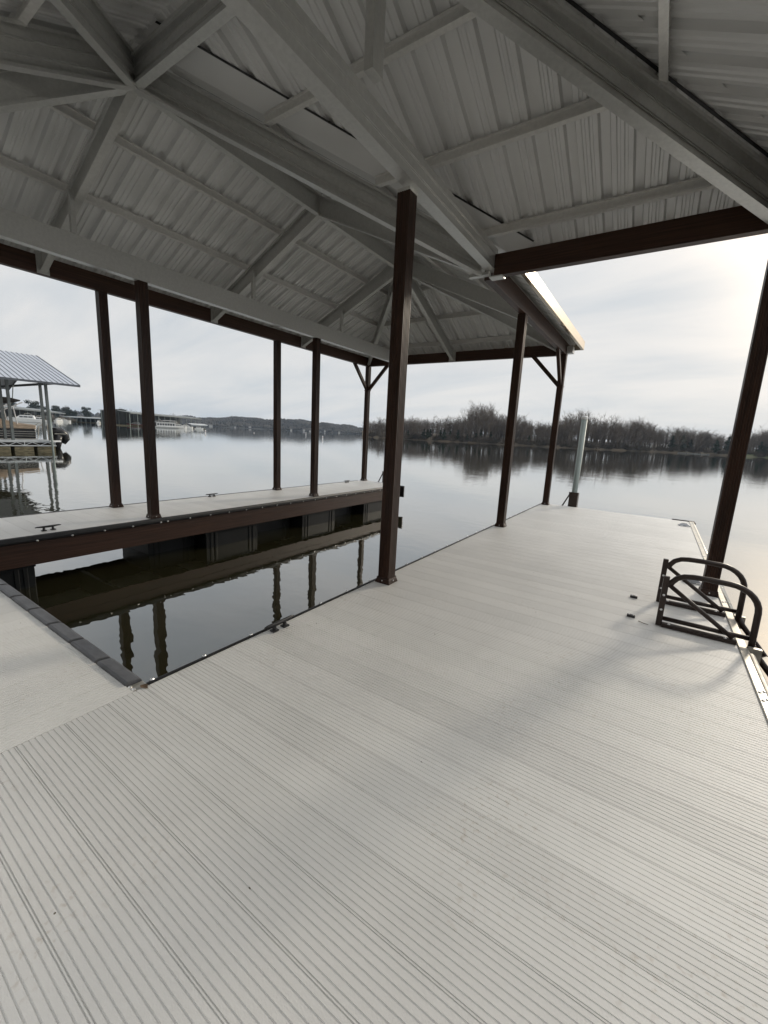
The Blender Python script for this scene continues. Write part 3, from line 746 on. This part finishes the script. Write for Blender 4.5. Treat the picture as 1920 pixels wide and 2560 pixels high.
# ------------------------------------------------------------------ wooded shore on the right
SH = [(905, 340), (935, 285), (1006, 262), (1100, 256), (1270, 250), (1457, 246), (1560, 262), (1640, 285), (1760, 292), (1860, 280), (1960, 275), (2150, 260), (2500, 200), (3200, 140)]
def shore_d(px):
    for (a, da), (b, db) in zip(SH, SH[1:]):
        if a <= px <= b: return da + (db - da) * (px - a) / (b - a)
    return SH[0][1] if px < SH[0][0] else SH[-1][1]
def hump(o): return -.9 + 1.7 * min(1, o / 6) + 5.5 * (1 - math.exp(-max(0, o - 4) / 55))
offs = [0, 2.5, 5, 9, 15, 25, 45, 80, 140, 260]
def terrain(pxs, dist, name, m, rise=1., offs=offs):
    mb = MB()
    for px in pxs:
        for o in offs:
            p = at(px, dist(px) + o); n = math.sin(px * .09 + o * .3) + .6 * math.sin(px * .31 - o * .17)
            mb.v.append((p.x, p.y, WATER + hump(o) * rise + n * .02 * min(o, 25)))
    k = len(offs)
    for i in range(len(pxs) - 1):
        for j in range(k - 1): mb.f.append((i * k + j, (i + 1) * k + j, (i + 1) * k + j + 1, i * k + j + 1))
    return tag(mb.build(name, m, smooth=True), kind='structure')
terrain([905 + 15 * i for i in range(63)], shore_d, 'shore', 'bank')
terrain([1835 + 40 * i for i in range(35)], lambda p: shore_d(p) - .35, 'lawn', 'lawn')
def shading_bank():  # unseen bank added behind the camera to keep sky light off the near deck
    mb = MB(); xs = [-60 + 6 * i for i in range(23)]; hs = [(-7, -1.2), (-9, -.4), (-10.5, 1.5), (-13, 5.5), (-17, 9.5), (-24, 14.), (-32, 17), (-60, 21)]
    for x in xs:
        for y, z in hs: mb.v.append((x, y + 1.1 * math.sin(x * .3), z + .25 * math.sin(x * .7 + y)))
    k = len(hs)
    for i in range(len(xs) - 1):
        for j in range(k - 1): mb.f.append((i * k + j, i * k + j + 1, (i + 1) * k + j + 1, (i + 1) * k + j))
    return tag(mb.build('bank', 'bank', smooth=True), kind='structure')
shading_bank()
rng = random.Random(3)
cnt = 0
def tall(px):
    h = 15.5
    for c, w, a in ((1200, 40, 12), (1262, 20, 6), (1310, 20, 3), (1445, 45, 11), (1515, 20, 6), (1590, 40, 8), (1700, 60, 3.5), (1905, 30, 6), (1010, 60, -1.5), (930, 30, -4)): h += a * math.exp(-((px - c) / w) ** 2)
    return h
bare_words = ['tall', 'wide', 'slender', 'forked', 'twiggy', 'spreading']
GB = 'bare trees along the far right shore'; LB = 'bare grey winter tree in the wooded bank across the water'
pxs = sorted(rng.uniform(925, 2060) for _ in range(150))
for i, px in enumerate(pxs):
    o = rng.choice((7, 10, 14, 20, 28)); d = shore_d(px) + o; p = at(px, d); h = tall(px) * rng.uniform(.62, 1.02)
    plant('bare', (p.x, p.y, WATER + hump(o) - .1), h, LB, GB, i)
for i in range(34):
    px = rng.choice((rng.uniform(930, 1130), rng.uniform(1060, 1420), rng.uniform(1640, 1990), rng.uniform(1640, 1990))); o = rng.choice((5, 7, 10, 14)); p = at(px, shore_d(px) + o)
    plant('cedar', (p.x, p.y, WATER + hump(o) - .1), rng.uniform(4.5, 7.5) if px < 1500 else rng.uniform(8, 12.5), 'dark evergreen cedar among the bare trees across the water', 'cedars along the far right shore', i)

# understory and the depth of the wood behind: one mass
import numpy as np
def mass(name, protos_mb, places, m, label, cat):
    vs = []; fs = []; base = 0
    for (pi, loc, s, a) in places:
        v = np.array(protos_mb[pi].v, dtype=float); c, sn = math.cos(a), math.sin(a)
        w = np.empty_like(v); w[:, 0] = (v[:, 0] * c - v[:, 1] * sn) * s[0] + loc[0]; w[:, 1] = (v[:, 0] * sn + v[:, 1] * c) * s[0] + loc[1]; w[:, 2] = v[:, 2] * s[1] + loc[2]
        vs.append(w); fs += [tuple(k + base for k in f) for f in protos_mb[pi].f]; base += len(v)
    me = bpy.data.meshes.new(name); me.from_pydata(np.concatenate(vs).tolist(), [], fs); me.materials.append(M[m])
    o = bpy.data.objects.new(name, me); COL.objects.link(o); return tag(o, label, cat, None, 'stuff')
def scrub_proto(seed):
    rng = random.Random(seed); mb = MB()
    for _ in range(46):
        a = rng.uniform(0, 6.28); r = rng.uniform(0, 2.2); p = V((r * math.cos(a), r * math.sin(a), -.2)); d = V((rng.uniform(-.5, .5), rng.uniform(-.5, .5), 1)).normalized()
        hgt = rng.uniform(1.2, 3.6); q = p + d * hgt
        mb.tube([p, p.lerp(q, .5) + V((rng.uniform(-.2, .2), rng.uniform(-.2, .2), 0)), q], [.05, .035, .008], 3, False)
        for _ in range(5):
            t = rng.uniform(.3, 1); c = p.lerp(q, t); mb.tube([c, c + V((rng.uniform(-.8, .8), rng.uniform(-.8, .8), rng.uniform(0, .9)))], [.03, .006], 3, False)
    leaf_cloud(mb, rng, 60, lambda g: V((g.gauss(0, 1.2), g.gauss(0, 1.2), abs(g.gauss(.6, .7)))), .22)
    return mb
sp = [scrub_proto(i) for i in range(4)]
pl = []
for i in range(330):
    px = rng.uniform(925, 2080); o = rng.choice((4.5, 6, 8, 12, 18))
    if px > 1620 and o < 12 and rng.random() < .75: continue
    p = at(px, shore_d(px) + o); k = rng.uniform(.6, 1.3); pl.append((i % 4, (p.x, p.y, WATER + hump(o)), (k * 1.2, k), rng.uniform(0, 6.28)))
mass('shoreline_scrub', sp, pl, 'scrub', 'low brown leafless scrub along the foot of the wooded bank', 'scrub')
def wood_proto(seed):
    rng = random.Random(seed); mb = MB()
    for _ in range(7):
        b = V((rng.uniform(-4, 4), rng.uniform(-3, 3), 0)); h = rng.uniform(7, 12); mb.tube([b, b + V((rng.uniform(-.6, .6), rng.uniform(-.6, .6), h))], [.17, .03], 4, False)
        for _ in range(26):
            z = rng.uniform(.2, 1) * h; c = b + V((0, 0, z)); a = rng.uniform(0, 6.28); l = rng.uniform(.8, 2.6); e = c + V((l * math.cos(a), l * math.sin(a), l * rng.uniform(.3, 1.1)))
            mb.tube([c, e], [.06, .012], 3, False)
            for _ in range(3):
                f = c.lerp(e, rng.uniform(.3, 1)); mb.tube([f, f + V((rng.uniform(-1, 1), rng.uniform(-1, 1), rng.uniform(.1, 1.1)))], [.03, .006], 3, False)
    return mb
wp = [wood_proto(i) for i in range(4)]
pl = []
for i in range(300):
    px = rng.uniform(915, 2150); o = rng.choice((24, 34, 46, 60, 80)); p = at(px, shore_d(px) + o); k = rng.uniform(.85, 1.2) * tall(px) / 15.; pl.append((i % 4, (p.x, p.y, WATER + hump(o) - .2), (1.1, k), rng.uniform(0, 6.28)))
mass('deep_woods', wp, pl, 'twig', 'dense mass of leafless trunks and branches deep in the wood', 'woods')

# pale buildings glimpsed between the trunks and a low dock under them
def small_house(px, depth, o, wd, dp, hh, lab, rz=None, m='house'):
    p = at(px, depth); ang = math.atan2(p.y - CAM.y, p.x - CAM.x) - PI / 2
    t = thing('lake_house', lab, 'house', (p.x, p.y, WATER + o), ang if rz is None else rz, 'lake houses on the far shores')
    b = MB(); b.box(-wd / 2, wd / 2, 0, dp, -2, hh); b.build('wall', m, t, local=True)
    b = MB(); r = hh + dp * .28; b.add([(-wd / 2 - .4, -.5, hh - .1), (wd / 2 + .4, -.5, hh - .1), (wd / 2 + .4, dp + .5, hh - .1), (-wd / 2 - .4, dp + .5, hh - .1), (-wd / 2 - .4, dp / 2, r), (wd / 2 + .4, dp / 2, r)], [(0, 1, 5, 4), (2, 3, 4, 5), (0, 4, 3), (1, 2, 5), (3, 2, 1, 0)])
    b.build('roof', 'house_roof', t, local=True)
    b = MB(); nw = max(2, int(wd / 3))
    for k in range(nw):
        x = -wd / 2 + wd * (k + .5) / nw; b.box(x - .55, x + .55, -.05, .02, hh * .35, hh * .8)
    b.build('windows', 'glass', t, local=True)
    return t
small_house(1598, 300, 3.6, 15, 7, 2.8, 'long low white building half hidden behind bare trees on the right bank', m='white')
small_house(1658, 318, 5.2, 7, 6, 3.0, 'white house gable showing beside dark cedars on the right bank', m='white')
p = at(1735, 284); t = thing('shore_dock', 'low pale dock lying along the bank beneath the cedars on the right', 'dock', (p.x, p.y, WATER), -.05)
b = MB(); b.box(-9, 9, -1, 1, .15, .5); b.build('deck', 'steel_grey', t, local=True)
b = MB()
for x in (-8, -4, 0, 4, 8): b.box(x - .12, x + .12, -.9, -.66, -1, .9); b.box(x - .12, x + .12, .66, .9, -1, .9)
b.build('piles', 'shed_dark', t, local=True)

# ------------------------------------------------------------------ far wooded hills
HD = 1150.
def hill_h(px):
    h = 27 + 9 * math.exp(-((px - 660) / 130) ** 2) + 5 * math.exp(-((px - 800) / 70) ** 2) - 7 * math.exp(-((px - 930) / 90) ** 2) + 2.5 * math.sin(px * .045) + 1.5 * math.sin(px * .11)
    return h
mb = MB(); cols = [-700 + 25 * i for i in range(120)]; ro = [0, 8, 30, 80, 160, 260, 420, 700]
for px in cols:
    for o in ro:
        p = at(px, HD + o); t = min(1, o / 260.); mb.v.append((p.x, p.y, WATER - 1 + (hill_h(px) - 7) * (math.sin(t * PI / 2) ** .8) - max(0, o - 260) * .03))
k = len(ro)
for i in range(len(cols) - 1):
    for j in range(k - 1): mb.f.append((i * k + j, (i + 1) * k + j, (i + 1) * k + j + 1, i * k + j + 1))
tag(mb.build('hillside', 'hill', smooth=True), kind='structure')
def tuft(seed):
    rng = random.Random(seed); mb = MB(); n = 7
    prof = [(0.5, 0), (1.0, .35), (.85, .7), (.35, .95), (.05, 1.05)]
    for r, z in prof:
        for k in range(n): a = 2 * PI * k / n; q = r * rng.uniform(.6, 1.25); mb.v.append((q * math.cos(a), q * math.sin(a), z * rng.uniform(.9, 1.1)))
    for i in range(len(prof) - 1):
        for k in range(n): a = i * n + k; d = i * n + (k + 1) % n; mb.f.append((a, d, d + n, a + n))
    return mb
tp = [tuft(i) for i in range(6)]; pl = []
for i in range(3600):
    px = rng.uniform(-300, 1300) if i % 3 == 0 else rng.uniform(420, 960); o = 8 + 270 * rng.random() ** 1.2; p = at(px, HD + o); t = min(1, o / 260.)
    z = WATER - 1 + (hill_h(px) - 7) * (math.sin(t * PI / 2) ** .8); pl.append((i % 6, (p.x, p.y, z - 1), (rng.uniform(3, 5.5), rng.uniform(6, 11)), rng.uniform(0, 6.28)))
mass('far_woods', tp, pl, 'hill_trees', 'continuous leafless woods covering the hazy far hills', 'woods')
for i, (px, o, wd, lab) in enumerate(((527, 4, 16, 'pale flat lake house by the far shore, just right of the marina'), (588, 2, 8, 'tiny white boathouse at the far waterline left of the finger posts'), (625, 7, 12, 'pale house on the far shore between the two finger post pairs'), (728, 3, 10, 'white lakeside house on the far shore just left of the right finger post'), (760, 5, 11, 'pale house on the far shore under the hill crest'), (775, 2, 9, 'low white house at the waterline below the hill crest'), (812, 6, 8, 'small pale house on the far shore right of the inner finger post'), (848, 3, 9, 'small white house on the far shore close to the braced corner post'))):
    small_house(px, HD - 4 + o, o * .5, wd * .55, 5, 2.6, lab)

# ------------------------------------------------------------------ marina on the left
def bank_d(px): return 420. + (px - 100) * .10
terrain([-420 + 30 * i for i in range(30)], bank_d, 'marina_bank', 'bank')
for i in range(64):
    px = rng.uniform(-120, 330); o = rng.choice((6, 10, 16, 24)); p = at(px, bank_d(px) + o); hh = 12 + 3 * math.sin(px * .09) + 1.5 * math.sin(px * .23)
    if i % 4 == 3: plant('bare', (p.x, p.y, WATER + hump(o) - .1), hh * 1.02, 'bare tree among the evergreens behind the marina', 'bare trees behind the marina', i)
    else: plant('pine', (p.x, p.y, WATER + hump(o) - .1), hh * rng.uniform(.75, 1.05), 'dark rounded evergreen behind the marina roofs', 'evergreens behind the marina', i)
for i, (px, h) in enumerate(((300, 15), (306, 12), (328, 14), (340, 13), (350, 12), (432, 13), (438, 11))):
    p = at(px, 400); plant('bare', (p.x, p.y, WATER + 1), h, 'spreading bare tree rising above the marina sheds', 'bare trees above the marina sheds', i)
def shed(pxa, da, pxb, db, h, depth, lab, roofm='shed_roof', bays=8, rise=.3, wallback=True, fall=0.):
    a = at(pxa, da); b = at(pxb, db); ln = (b - a).length; ang = math.atan2(b.y - a.y, b.x - a.x)
    t = thing('boat_shed', lab, 'boat shed', (a.x, a.y, WATER), ang, 'covered boat docks of the marina')
    r = MB(); r.add([(-1, -1, h - fall), (ln + 1, -1, h - fall), (ln + 1, depth / 2, h + rise), (-1, depth / 2, h + rise), (-1, depth + 1, h), (ln + 1, depth + 1, h)], [(0, 1, 2, 3), (3, 2, 5, 4)])
    r.add([(-1, -1, h - fall - .25), (ln + 1, -1, h - fall - .25), (ln + 1, depth / 2, h + rise - .25), (-1, depth / 2, h + rise - .25), (-1, depth + 1, h - .25), (ln + 1, depth + 1, h - .25)], [(3, 2, 1, 0), (4, 5, 2, 3)])
    r.build('roof', roofm, t, local=True)
    f = MB(); f.box(-1, ln + 1, -1.06, -1.01, h - fall - .62, h - fall + .03); f.box(ln + 1.01, ln + 1.06, -1, depth + 1, h - .5, h + .02); f.build('roof_edge', 'shed_trim' if roofm != 'shed_roof' else 'shed_roof', t, local=True)
    if wallback:
        w = MB(); w.box(0, ln, depth - .3, depth, .3, h - .3); w.build('back_wall', 'shed_dark', t, local=True)
    for k in range(bays + 1):
        x = ln * k / bays; q = MB(); q.box(x - .11, x + .11, -.11, .11, -1, h - fall - .25); q.box(x - .11, x + .11, depth - .6, depth - .38, -1, h - .3); q.build('post', 'pile', t, local=True)
    d = MB(); d.box(-.5, ln + .5, depth * .5, depth * .5 + 1.8, -.2, .5)
    for k in range(bays + 1):
        x = ln * k / bays; d.box(x - .5, x + .5, 0, depth * .5, -.2, .5)
    d.build('walkway', 'algae', t, local=True)
    return t
shed(-60, 150, 160, 300, 7.0, 16, 'large dark covered dock with sloping roofline behind the neighbouring boathouse', bays=12, fall=1.2)
shed(156, 285, 262, 275, 3.6, 11, 'long low covered dock with pale double roof edge left of the finger posts', 'shed_trim', 9, .25)
shed(288, 300, 360, 275, 4.8, 12, 'dark low covered dock with pale eave between the left pair of finger posts', 'shed_trim', 6, .25)
shed(325, 215, 500, 300, 7.6, 15, 'tall grey covered dock whose long roof falls to the right behind the houseboat', bays=12, fall=.6)
p = at(480, 222); t = shed(480, 222, 512, 228, 2.7, 5, 'small white roofed slip at the right end of the marina', 'white', 3, .3, False)
def cruiser(px, depth, ln, hh, lab, rz=0., hull='boat_white', flying=False, house=False):
    p = at(px, depth); ang = math.atan2(p.y - CAM.y, p.x - CAM.x) - PI / 2 + rz
    t = thing('houseboat' if house else 'cruiser_boat', lab, 'boat', (p.x, p.y, WATER), ang, None if house else 'boats moored at the marina')
    w = ln * .28 if not house else 4.5
    b = MB(); n = 7; st = [(-ln / 2, .5, .95), (-ln * .3, .5, 1.0), (0, .5, 1.05), (ln * .25, .46, 1.15), (ln * .4, .28, 1.28), (ln * .5, .03, 1.4)] if not house else [(-ln / 2, .5, .7), (-ln * .2, .5, .7), (ln * .2, .5, .7), (ln * .42, .45, .72), (ln * .5, .3, .8)]
    for x, k, z in st:
        for a, zz in ((-k, z), (-k * .85, .15), (-k * .5, -.4), (k * .5, -.4), (k * .85, .15), (k, z)): b.v.append((x, a * w, zz * hh / 2.6 if not house else zz))
    for i in range(len(st) - 1):
        for j in range(5): b.f.append((i * 6 + j, i * 6 + j + 1, i * 6 + 7 + j, i * 6 + 6 + j))
        b.f.append((i * 6 + 5, i * 6, i * 6 + 6, i * 6 + 11))
    b.f.append((0, 1, 2, 3, 4, 5)[::-1]); k = (len(st) - 1) * 6; b.f.append(tuple(k + i for i in range(6)))
    b.build('hull', hull, t, local=True, smooth=False)
    c = MB()
    if house:
        c.box(-ln * .40, ln * .26, -w * .42, w * .42, .7, 2.7); cab = c.build('cabin', 'boat_white', t, local=True, bevel=.05)
        g = MB()
        for i in range(7): x = -ln * .36 + i * ln * .088; g.box(x, x + ln * .06, -w * .42 - .03, -w * .42 + .01, 1.3, 2.25); g.box(x, x + ln * .06, w * .42 - .01, w * .42 + .03, 1.3, 2.25)
        g.build('windows', 'glass', t, local=True)
        g = MB(); g.box(-ln * .47, ln * .36, -w * .5, w * .5, 2.75, 2.95); g.build('upper_deck', 'boat_white', t, local=True)
        g = MB(); g.box(-ln * .40, ln * .05, -w * .42, w * .42, 3.7, 3.85); g.build('canopy', 'white', t, local=True)
        g = MB()
        for x in (-ln * .38, -ln * .2, -ln * .03):
            for y in (-w * .32, w * .32): g.tube([(x, y, 2.95), (x, y, 3.7)], .05, 6)
        for x in (-ln * .44, -ln * .2, 0, ln * .18, ln * .33):
            for sy in (-1, 1): g.tube([(x, sy * w * .48, .7), (x, sy * w * .48, 3.6)], .04, 6)
        g.tube([(-ln * .46, -w * .48, 3.6), (ln * .35, -w * .48, 3.6)], .04, 6); g.build('railing', 'alu', t, local=True)
        g = MB(); g.bar((ln * .05, -w * .3, 3.0), (ln * .16, -w * .3, 4.5), .5, .14); g.build('slide', 'boat_white', t, local=True)
    else:
        z0 = 1.0 * hh / 2.6; c.add([(-ln * .30, -w * .40, z0), (ln * .30, -w * .34, z0), (ln * .30, w * .34, z0), (-ln * .30, w * .40, z0), (-ln * .26, -w * .34, hh * .80), (ln * .12, -w * .30, hh * .80), (ln * .12, w * .30, hh * .80), (-ln * .26, w * .34, hh * .80)],
                                   [(4, 5, 6, 7), (0, 1, 5, 4), (1, 2, 6, 5), (2, 3, 7, 6), (3, 0, 4, 7)])
        c.build('cabin', 'boat_white', t, local=True)
        g = MB(); zz = (z0 + hh * .80) / 2
        for a, b2 in ((-.24, -.12), (-.10, .02), (.04, .14)): g.box(ln * a, ln * b2, -w * .40, -w * .355, zz - .05 * hh, zz + .09 * hh); g.box(ln * a, ln * b2, w * .355, w * .40, zz - .05 * hh, zz + .09 * hh)
        g.box(ln * .30, ln * .36, -w * .47, -w * .40, z0 * .75, z0 * .9); g.build('windows', 'glass', t, local=True)
        g = MB(); g.tube([(-ln * .22, 0, hh * .8), (-ln * .14, 0, hh), (ln * .0, 0, hh), (ln * .02, 0, hh * .8)], .06, 6); g.tube([(ln * .48, 0, 1.35 * hh / 2.6), (ln * .47, 0, 1.35 * hh / 2.6 + .5), (ln * .2, -w * .42, 1.1 * hh / 2.6 + .55), (-ln * .05, -w * .48, 1.1 * hh / 2.6 + .5)], .03, 5); g.build('railing', 'alu', t, local=True)
    return t
cruiser(410, 208, 13, 3.6, 'long white houseboat with railed upper deck moored before the tall grey covered dock', PI, house=True)
cruiser(447, 213, 7.5, 2.7, 'white cabin cruiser moored directly right of the houseboat', .1)
cruiser(466, 217, 6.5, 2.4, 'smaller white cruiser left of the small white roofed slip', .15)
cruiser(497, 224, 4.5, 1.7, 'little white boat tucked under the small white roofed slip', .0)
cruiser(338, 236, 8.5, 2.4, 'red hulled cruiser moored beside the left inner finger post', PI, 'boat_red')
cruiser(62, 160, 10.5, 3.4, 'large white yacht seen behind the bimini of the pontoon boat', PI - .2)
cruiser(92, 172, 8.5, 2.8, 'white motor yacht seen just left of the neighbouring boathouse posts', PI - .2)
cruiser(147, 240, 6, 2.6, 'pale cabin boat at the left end of the low covered dock', .9)
cruiser(160, 250, 6.5, 2.2, 'white runabout by the left end of the double roof edge', .1)
cruiser(247, 272, 5.5, 2.3, 'white boat nosing out near the right end of the long low dock', 1.3)
cruiser(312, 270, 5, 1.9, 'small white boat under the dark low covered dock', 1.2)
def buoy(px, depth, h, lab):
    p = at(px, depth); t = thing('marker_buoy', lab, 'buoy', (p.x, p.y, WATER), 0, 'white marker buoys on the lake')
    b = MB(); b.lathe((0, 0, -.3), [(.12, 0), (.16, .2), (.16, h), (.13, h + .2), (.03, h + .32)], 12); b.build('float_tube', 'white', t, local=True, smooth=True)
    b = MB(); b.lathe((0, 0, h * .55), [(.165, 0), (.165, .12)], 12); b.build('band', 'boat_red', t, local=True)
buoy(513, 118, 1.0, 'white marker buoy just right of the marina')
buoy(765, 230, 1.5, 'distant white marker buoy left of the right inner finger post')
buoy(807, 125, 1.0, 'near white marker buoy between the right finger post and the braced corner post')
buoy(635, 190, .5, 'low white marker buoy in the open water between the finger post pairs')

# ================================================================== WATER
m = bpy.data.materials.new('lake water'); m.use_nodes = True; nt = m.node_tree; b = nt.nodes['Principled BSDF']
b.inputs['Base Color'].default_value = (.027, .025, .012, 1); b.inputs['Roughness'].default_value = .6; b.inputs['Specular IOR Level'].default_value = 0
tc = nt.nodes.new('ShaderNodeTexCoord')
def nz(scale, sx, sy, det):
    mp = nt.nodes.new('ShaderNodeMapping'); mp.inputs['Scale'].default_value = (sx, sy, 1); mp.inputs['Rotation'].default_value = (0, 0, .3)
    n = nt.nodes.new('ShaderNodeTexNoise'); n.inputs['Scale'].default_value = scale; n.inputs['Detail'].default_value = det
    nt.links.new(tc.outputs['Object'], mp.inputs['Vector']); nt.links.new(mp.outputs['Vector'], n.inputs['Vector']); return n
n1 = nz(2.4, 1, 1.6, 2); n2 = nz(.35, 1, 1.4, 2)
ad = nt.nodes.new('ShaderNodeMath'); ad.operation = 'MULTIPLY_ADD'; ad.inputs[1].default_value = 2.2
nt.links.new(n2.outputs['Fac'], ad.inputs[0]); nt.links.new(n1.outputs['Fac'], ad.inputs[2])
bp = nt.nodes.new('ShaderNodeBump'); bp.inputs['Strength'].default_value = 1.; bp.inputs['Distance'].default_value = .0028
nt.links.new(ad.outputs[0], bp.inputs['Height'])
gs = nt.nodes.new('ShaderNodeBsdfGlossy'); gs.inputs['Roughness'].default_value = .012; gs.inputs['Color'].default_value = (.96, .97, .97, 1); nt.links.new(bp.outputs['Normal'], gs.inputs['Normal'])
lw = nt.nodes.new('ShaderNodeLayerWeight'); lw.inputs['Blend'].default_value = .5; nt.links.new(bp.outputs['Normal'], lw.inputs['Normal'])
fr = nt.nodes.new('ShaderNodeValToRGB'); fr.color_ramp.interpolation = 'B_SPLINE' if False else 'LINEAR'
e = fr.color_ramp.elements; e[0].position = 0.; e[0].color = (.03,) * 3 + (1,); e[1].position = 1.; e[1].color = (1,) * 4
for ps, v in ((.36, .09), (.58, .27), (.78, .56), (.90, .80)):
    q = e.new(ps); q.color = (v, v, v, 1)
nt.links.new(lw.outputs['Facing'], fr.inputs['Fac'])
ms = nt.nodes.new('ShaderNodeMixShader'); nt.links.new(fr.outputs['Color'], ms.inputs['Fac']); nt.links.new(b.outputs[0], ms.inputs[1]); nt.links.new(gs.outputs[0], ms.inputs[2])
nt.links.new(ms.outputs[0], nt.nodes['Material Output'].inputs['Surface'])
mb = MB(); R_ = 6000; mb.add([(-R_, -R_, WATER), (R_, -R_, WATER), (R_, R_, WATER), (-R_, R_, WATER)], [(0, 1, 2, 3)])
tag(mb.build('water', m), kind='structure')

# ================================================================== AIR
mh = bpy.data.materials.new('lake haze'); mh.use_nodes = True; nt = mh.node_tree
nt.nodes.remove(nt.nodes['Principled BSDF']); pv = nt.nodes.new('ShaderNodeVolumePrincipled')
pv.inputs['Color'].default_value = (.62, .78, 1., 1); pv.inputs['Density'].default_value = .00011; pv.inputs['Anisotropy'].default_value = .2
nt.links.new(pv.outputs['Volume'], nt.nodes['Material Output'].inputs['Volume'])
mb = MB(); mb.box(-6200, 6200, -6200, 6200, WATER - 5, 75); tag(mb.build('haze', mh), kind='stuff')

# ================================================================== SKY, SUN, CAMERA
SUN_EL = math.radians(22.); SUN_AZ = math.radians(18.5)          # azimuth east of +Y
to_sun = V((math.sin(SUN_AZ) * math.cos(SUN_EL), math.cos(SUN_AZ) * math.cos(SUN_EL), math.sin(SUN_EL)))
wd = bpy.data.worlds.new('World'); scn.world = wd; wd.use_nodes = True; nt = wd.node_tree; bg = nt.nodes['Background']
bg.inputs['Strength'].default_value = .1
sky = nt.nodes.new('ShaderNodeTexSky'); sky.sky_type = 'NISHITA'; sky.sun_disc = False; sky.sun_elevation = SUN_EL; sky.sun_rotation = SUN_AZ
tc = nt.nodes.new('ShaderNodeTexCoord')
def N(t, **k):
    n = nt.nodes.new(t)
    for a, v in k.items(): setattr(n, a, v)
    return n
def math_(op, a, b_=None, c=None):
    n = N('ShaderNodeMath', operation=op)
    for i, x in enumerate((a, b_, c)):
        if x is None: continue
        if isinstance(x, (int, float)): n.inputs[i].default_value = x
        else: nt.links.new(x, n.inputs[i])
    return n.outputs[0]
sep = N('ShaderNodeSeparateXYZ'); nt.links.new(tc.outputs['Generated'], sep.inputs[0])
zz = math_('ADD', math_('ABSOLUTE', sep.outputs['Z']), .22)
cmb = N('ShaderNodeCombineXYZ'); nt.links.new(math_('DIVIDE', sep.outputs['X'], zz), cmb.inputs[0]); nt.links.new(math_('DIVIDE', sep.outputs['Y'], zz), cmb.inputs[1])
mp = N('ShaderNodeMapping'); mp.inputs['Scale'].default_value = (.55, 1.5, 1); mp.inputs['Rotation'].default_value = (0, 0, .75); mp.inputs['Location'].default_value = (11.789, 10.468, 0); nt.links.new(cmb.outputs[0], mp.inputs['Vector'])
cn = N('ShaderNodeTexNoise'); cn.inputs['Scale'].default_value = 1.25; cn.inputs['Detail'].default_value = 7; cn.inputs['Roughness'].default_value = .56; cn.inputs['Distortion'].default_value = .4
nt.links.new(mp.outputs[0], cn.inputs['Vector'])
cr = N('ShaderNodeValToRGB'); cr.color_ramp.elements[0].position = .34; cr.color_ramp.elements[1].position = .64
cr.color_ramp.elements[0].color = (.67, .715, .755, 1); cr.color_ramp.elements[1].color = (.87, .865, .855, 1)
nt.links.new(cn.outputs['Fac'], cr.inputs['Fac'])
dt = N('ShaderNodeVectorMath', operation='DOT_PRODUCT'); nt.links.new(tc.outputs['Generated'], dt.inputs[0]); dt.inputs[1].default_value = to_sun
cosg = math_('MAXIMUM', dt.outputs['Value'], 0.)
glow = math_('ADD', math_('MULTIPLY', math_('POWER', cosg, 5.), .10), math_('MULTIPLY', math_('POWER', cosg, 60.), 3.))
sc = N('ShaderNodeVectorMath', operation='SCALE'); nt.links.new(cr.outputs['Color'], sc.inputs[0]); CLOUD = sc; sc.inputs['Scale'].default_value = 7.7
up = N('ShaderNodeVectorMath', operation='SCALE'); nt.links.new(sc.outputs[0], up.inputs[0])
nt.links.new(math_('ADD', 1., math_('MULTIPLY', math_('POWER', math_('MAXIMUM', sep.outputs['Z'], 0.), 3.2), 1.4)), up.inputs['Scale'])
gl = N('ShaderNodeVectorMath', operation='SCALE'); gl.inputs[0].default_value = (7.0, 5.4, 3.6); nt.links.new(glow, gl.inputs['Scale'])
su = N('ShaderNodeVectorMath', operation='ADD'); nt.links.new(up.outputs[0], su.inputs[0]); nt.links.new(gl.outputs[0], su.inputs[1])
mx = N('ShaderNodeMix', data_type='RGBA'); mx.inputs['Factor'].default_value = .97
nt.links.new(sky.outputs['Color'], mx.inputs['A']); nt.links.new(su.outputs[0], mx.inputs['B'])
nt.links.new(mx.outputs['Result'], bg.inputs['Color'])

sl = bpy.data.lights.new('sun', 'SUN'); sl.energy = 1.25; sl.angle = math.radians(5.); sl.color = (1., .90, .74)
so = bpy.data.objects.new('sun', sl); COL.objects.link(so); so.rotation_euler = (-to_sun).to_track_quat('-Z', 'Y').to_euler(); so.location = (20, 60, 30)

cam = bpy.data.cameras.new('camera'); co = bpy.data.objects.new('camera', cam); COL.objects.link(co)
cam.sensor_fit = 'HORIZONTAL'; cam.sensor_width = 36.; cam.lens = 36. * FPX / 1920.; cam.clip_start = .05; cam.clip_end = 20000.
co.matrix_world = Matrix(((CR.x, CU.x, -CF.x, CAM.x), (CR.y, CU.y, -CF.y, CAM.y), (CR.z, CU.z, -CF.z, CAM.z), (0, 0, 0, 1)))
scn.camera = co
vs = scn.view_settings; vs.view_transform = 'Standard'; vs.look = 'None'; vs.gamma = 1.; vs.exposure = .25; vs.use_curve_mapping = False
scn.cycles.max_bounces = 8; scn.cycles.diffuse_bounces = 5; scn.cycles.use_denoising = True
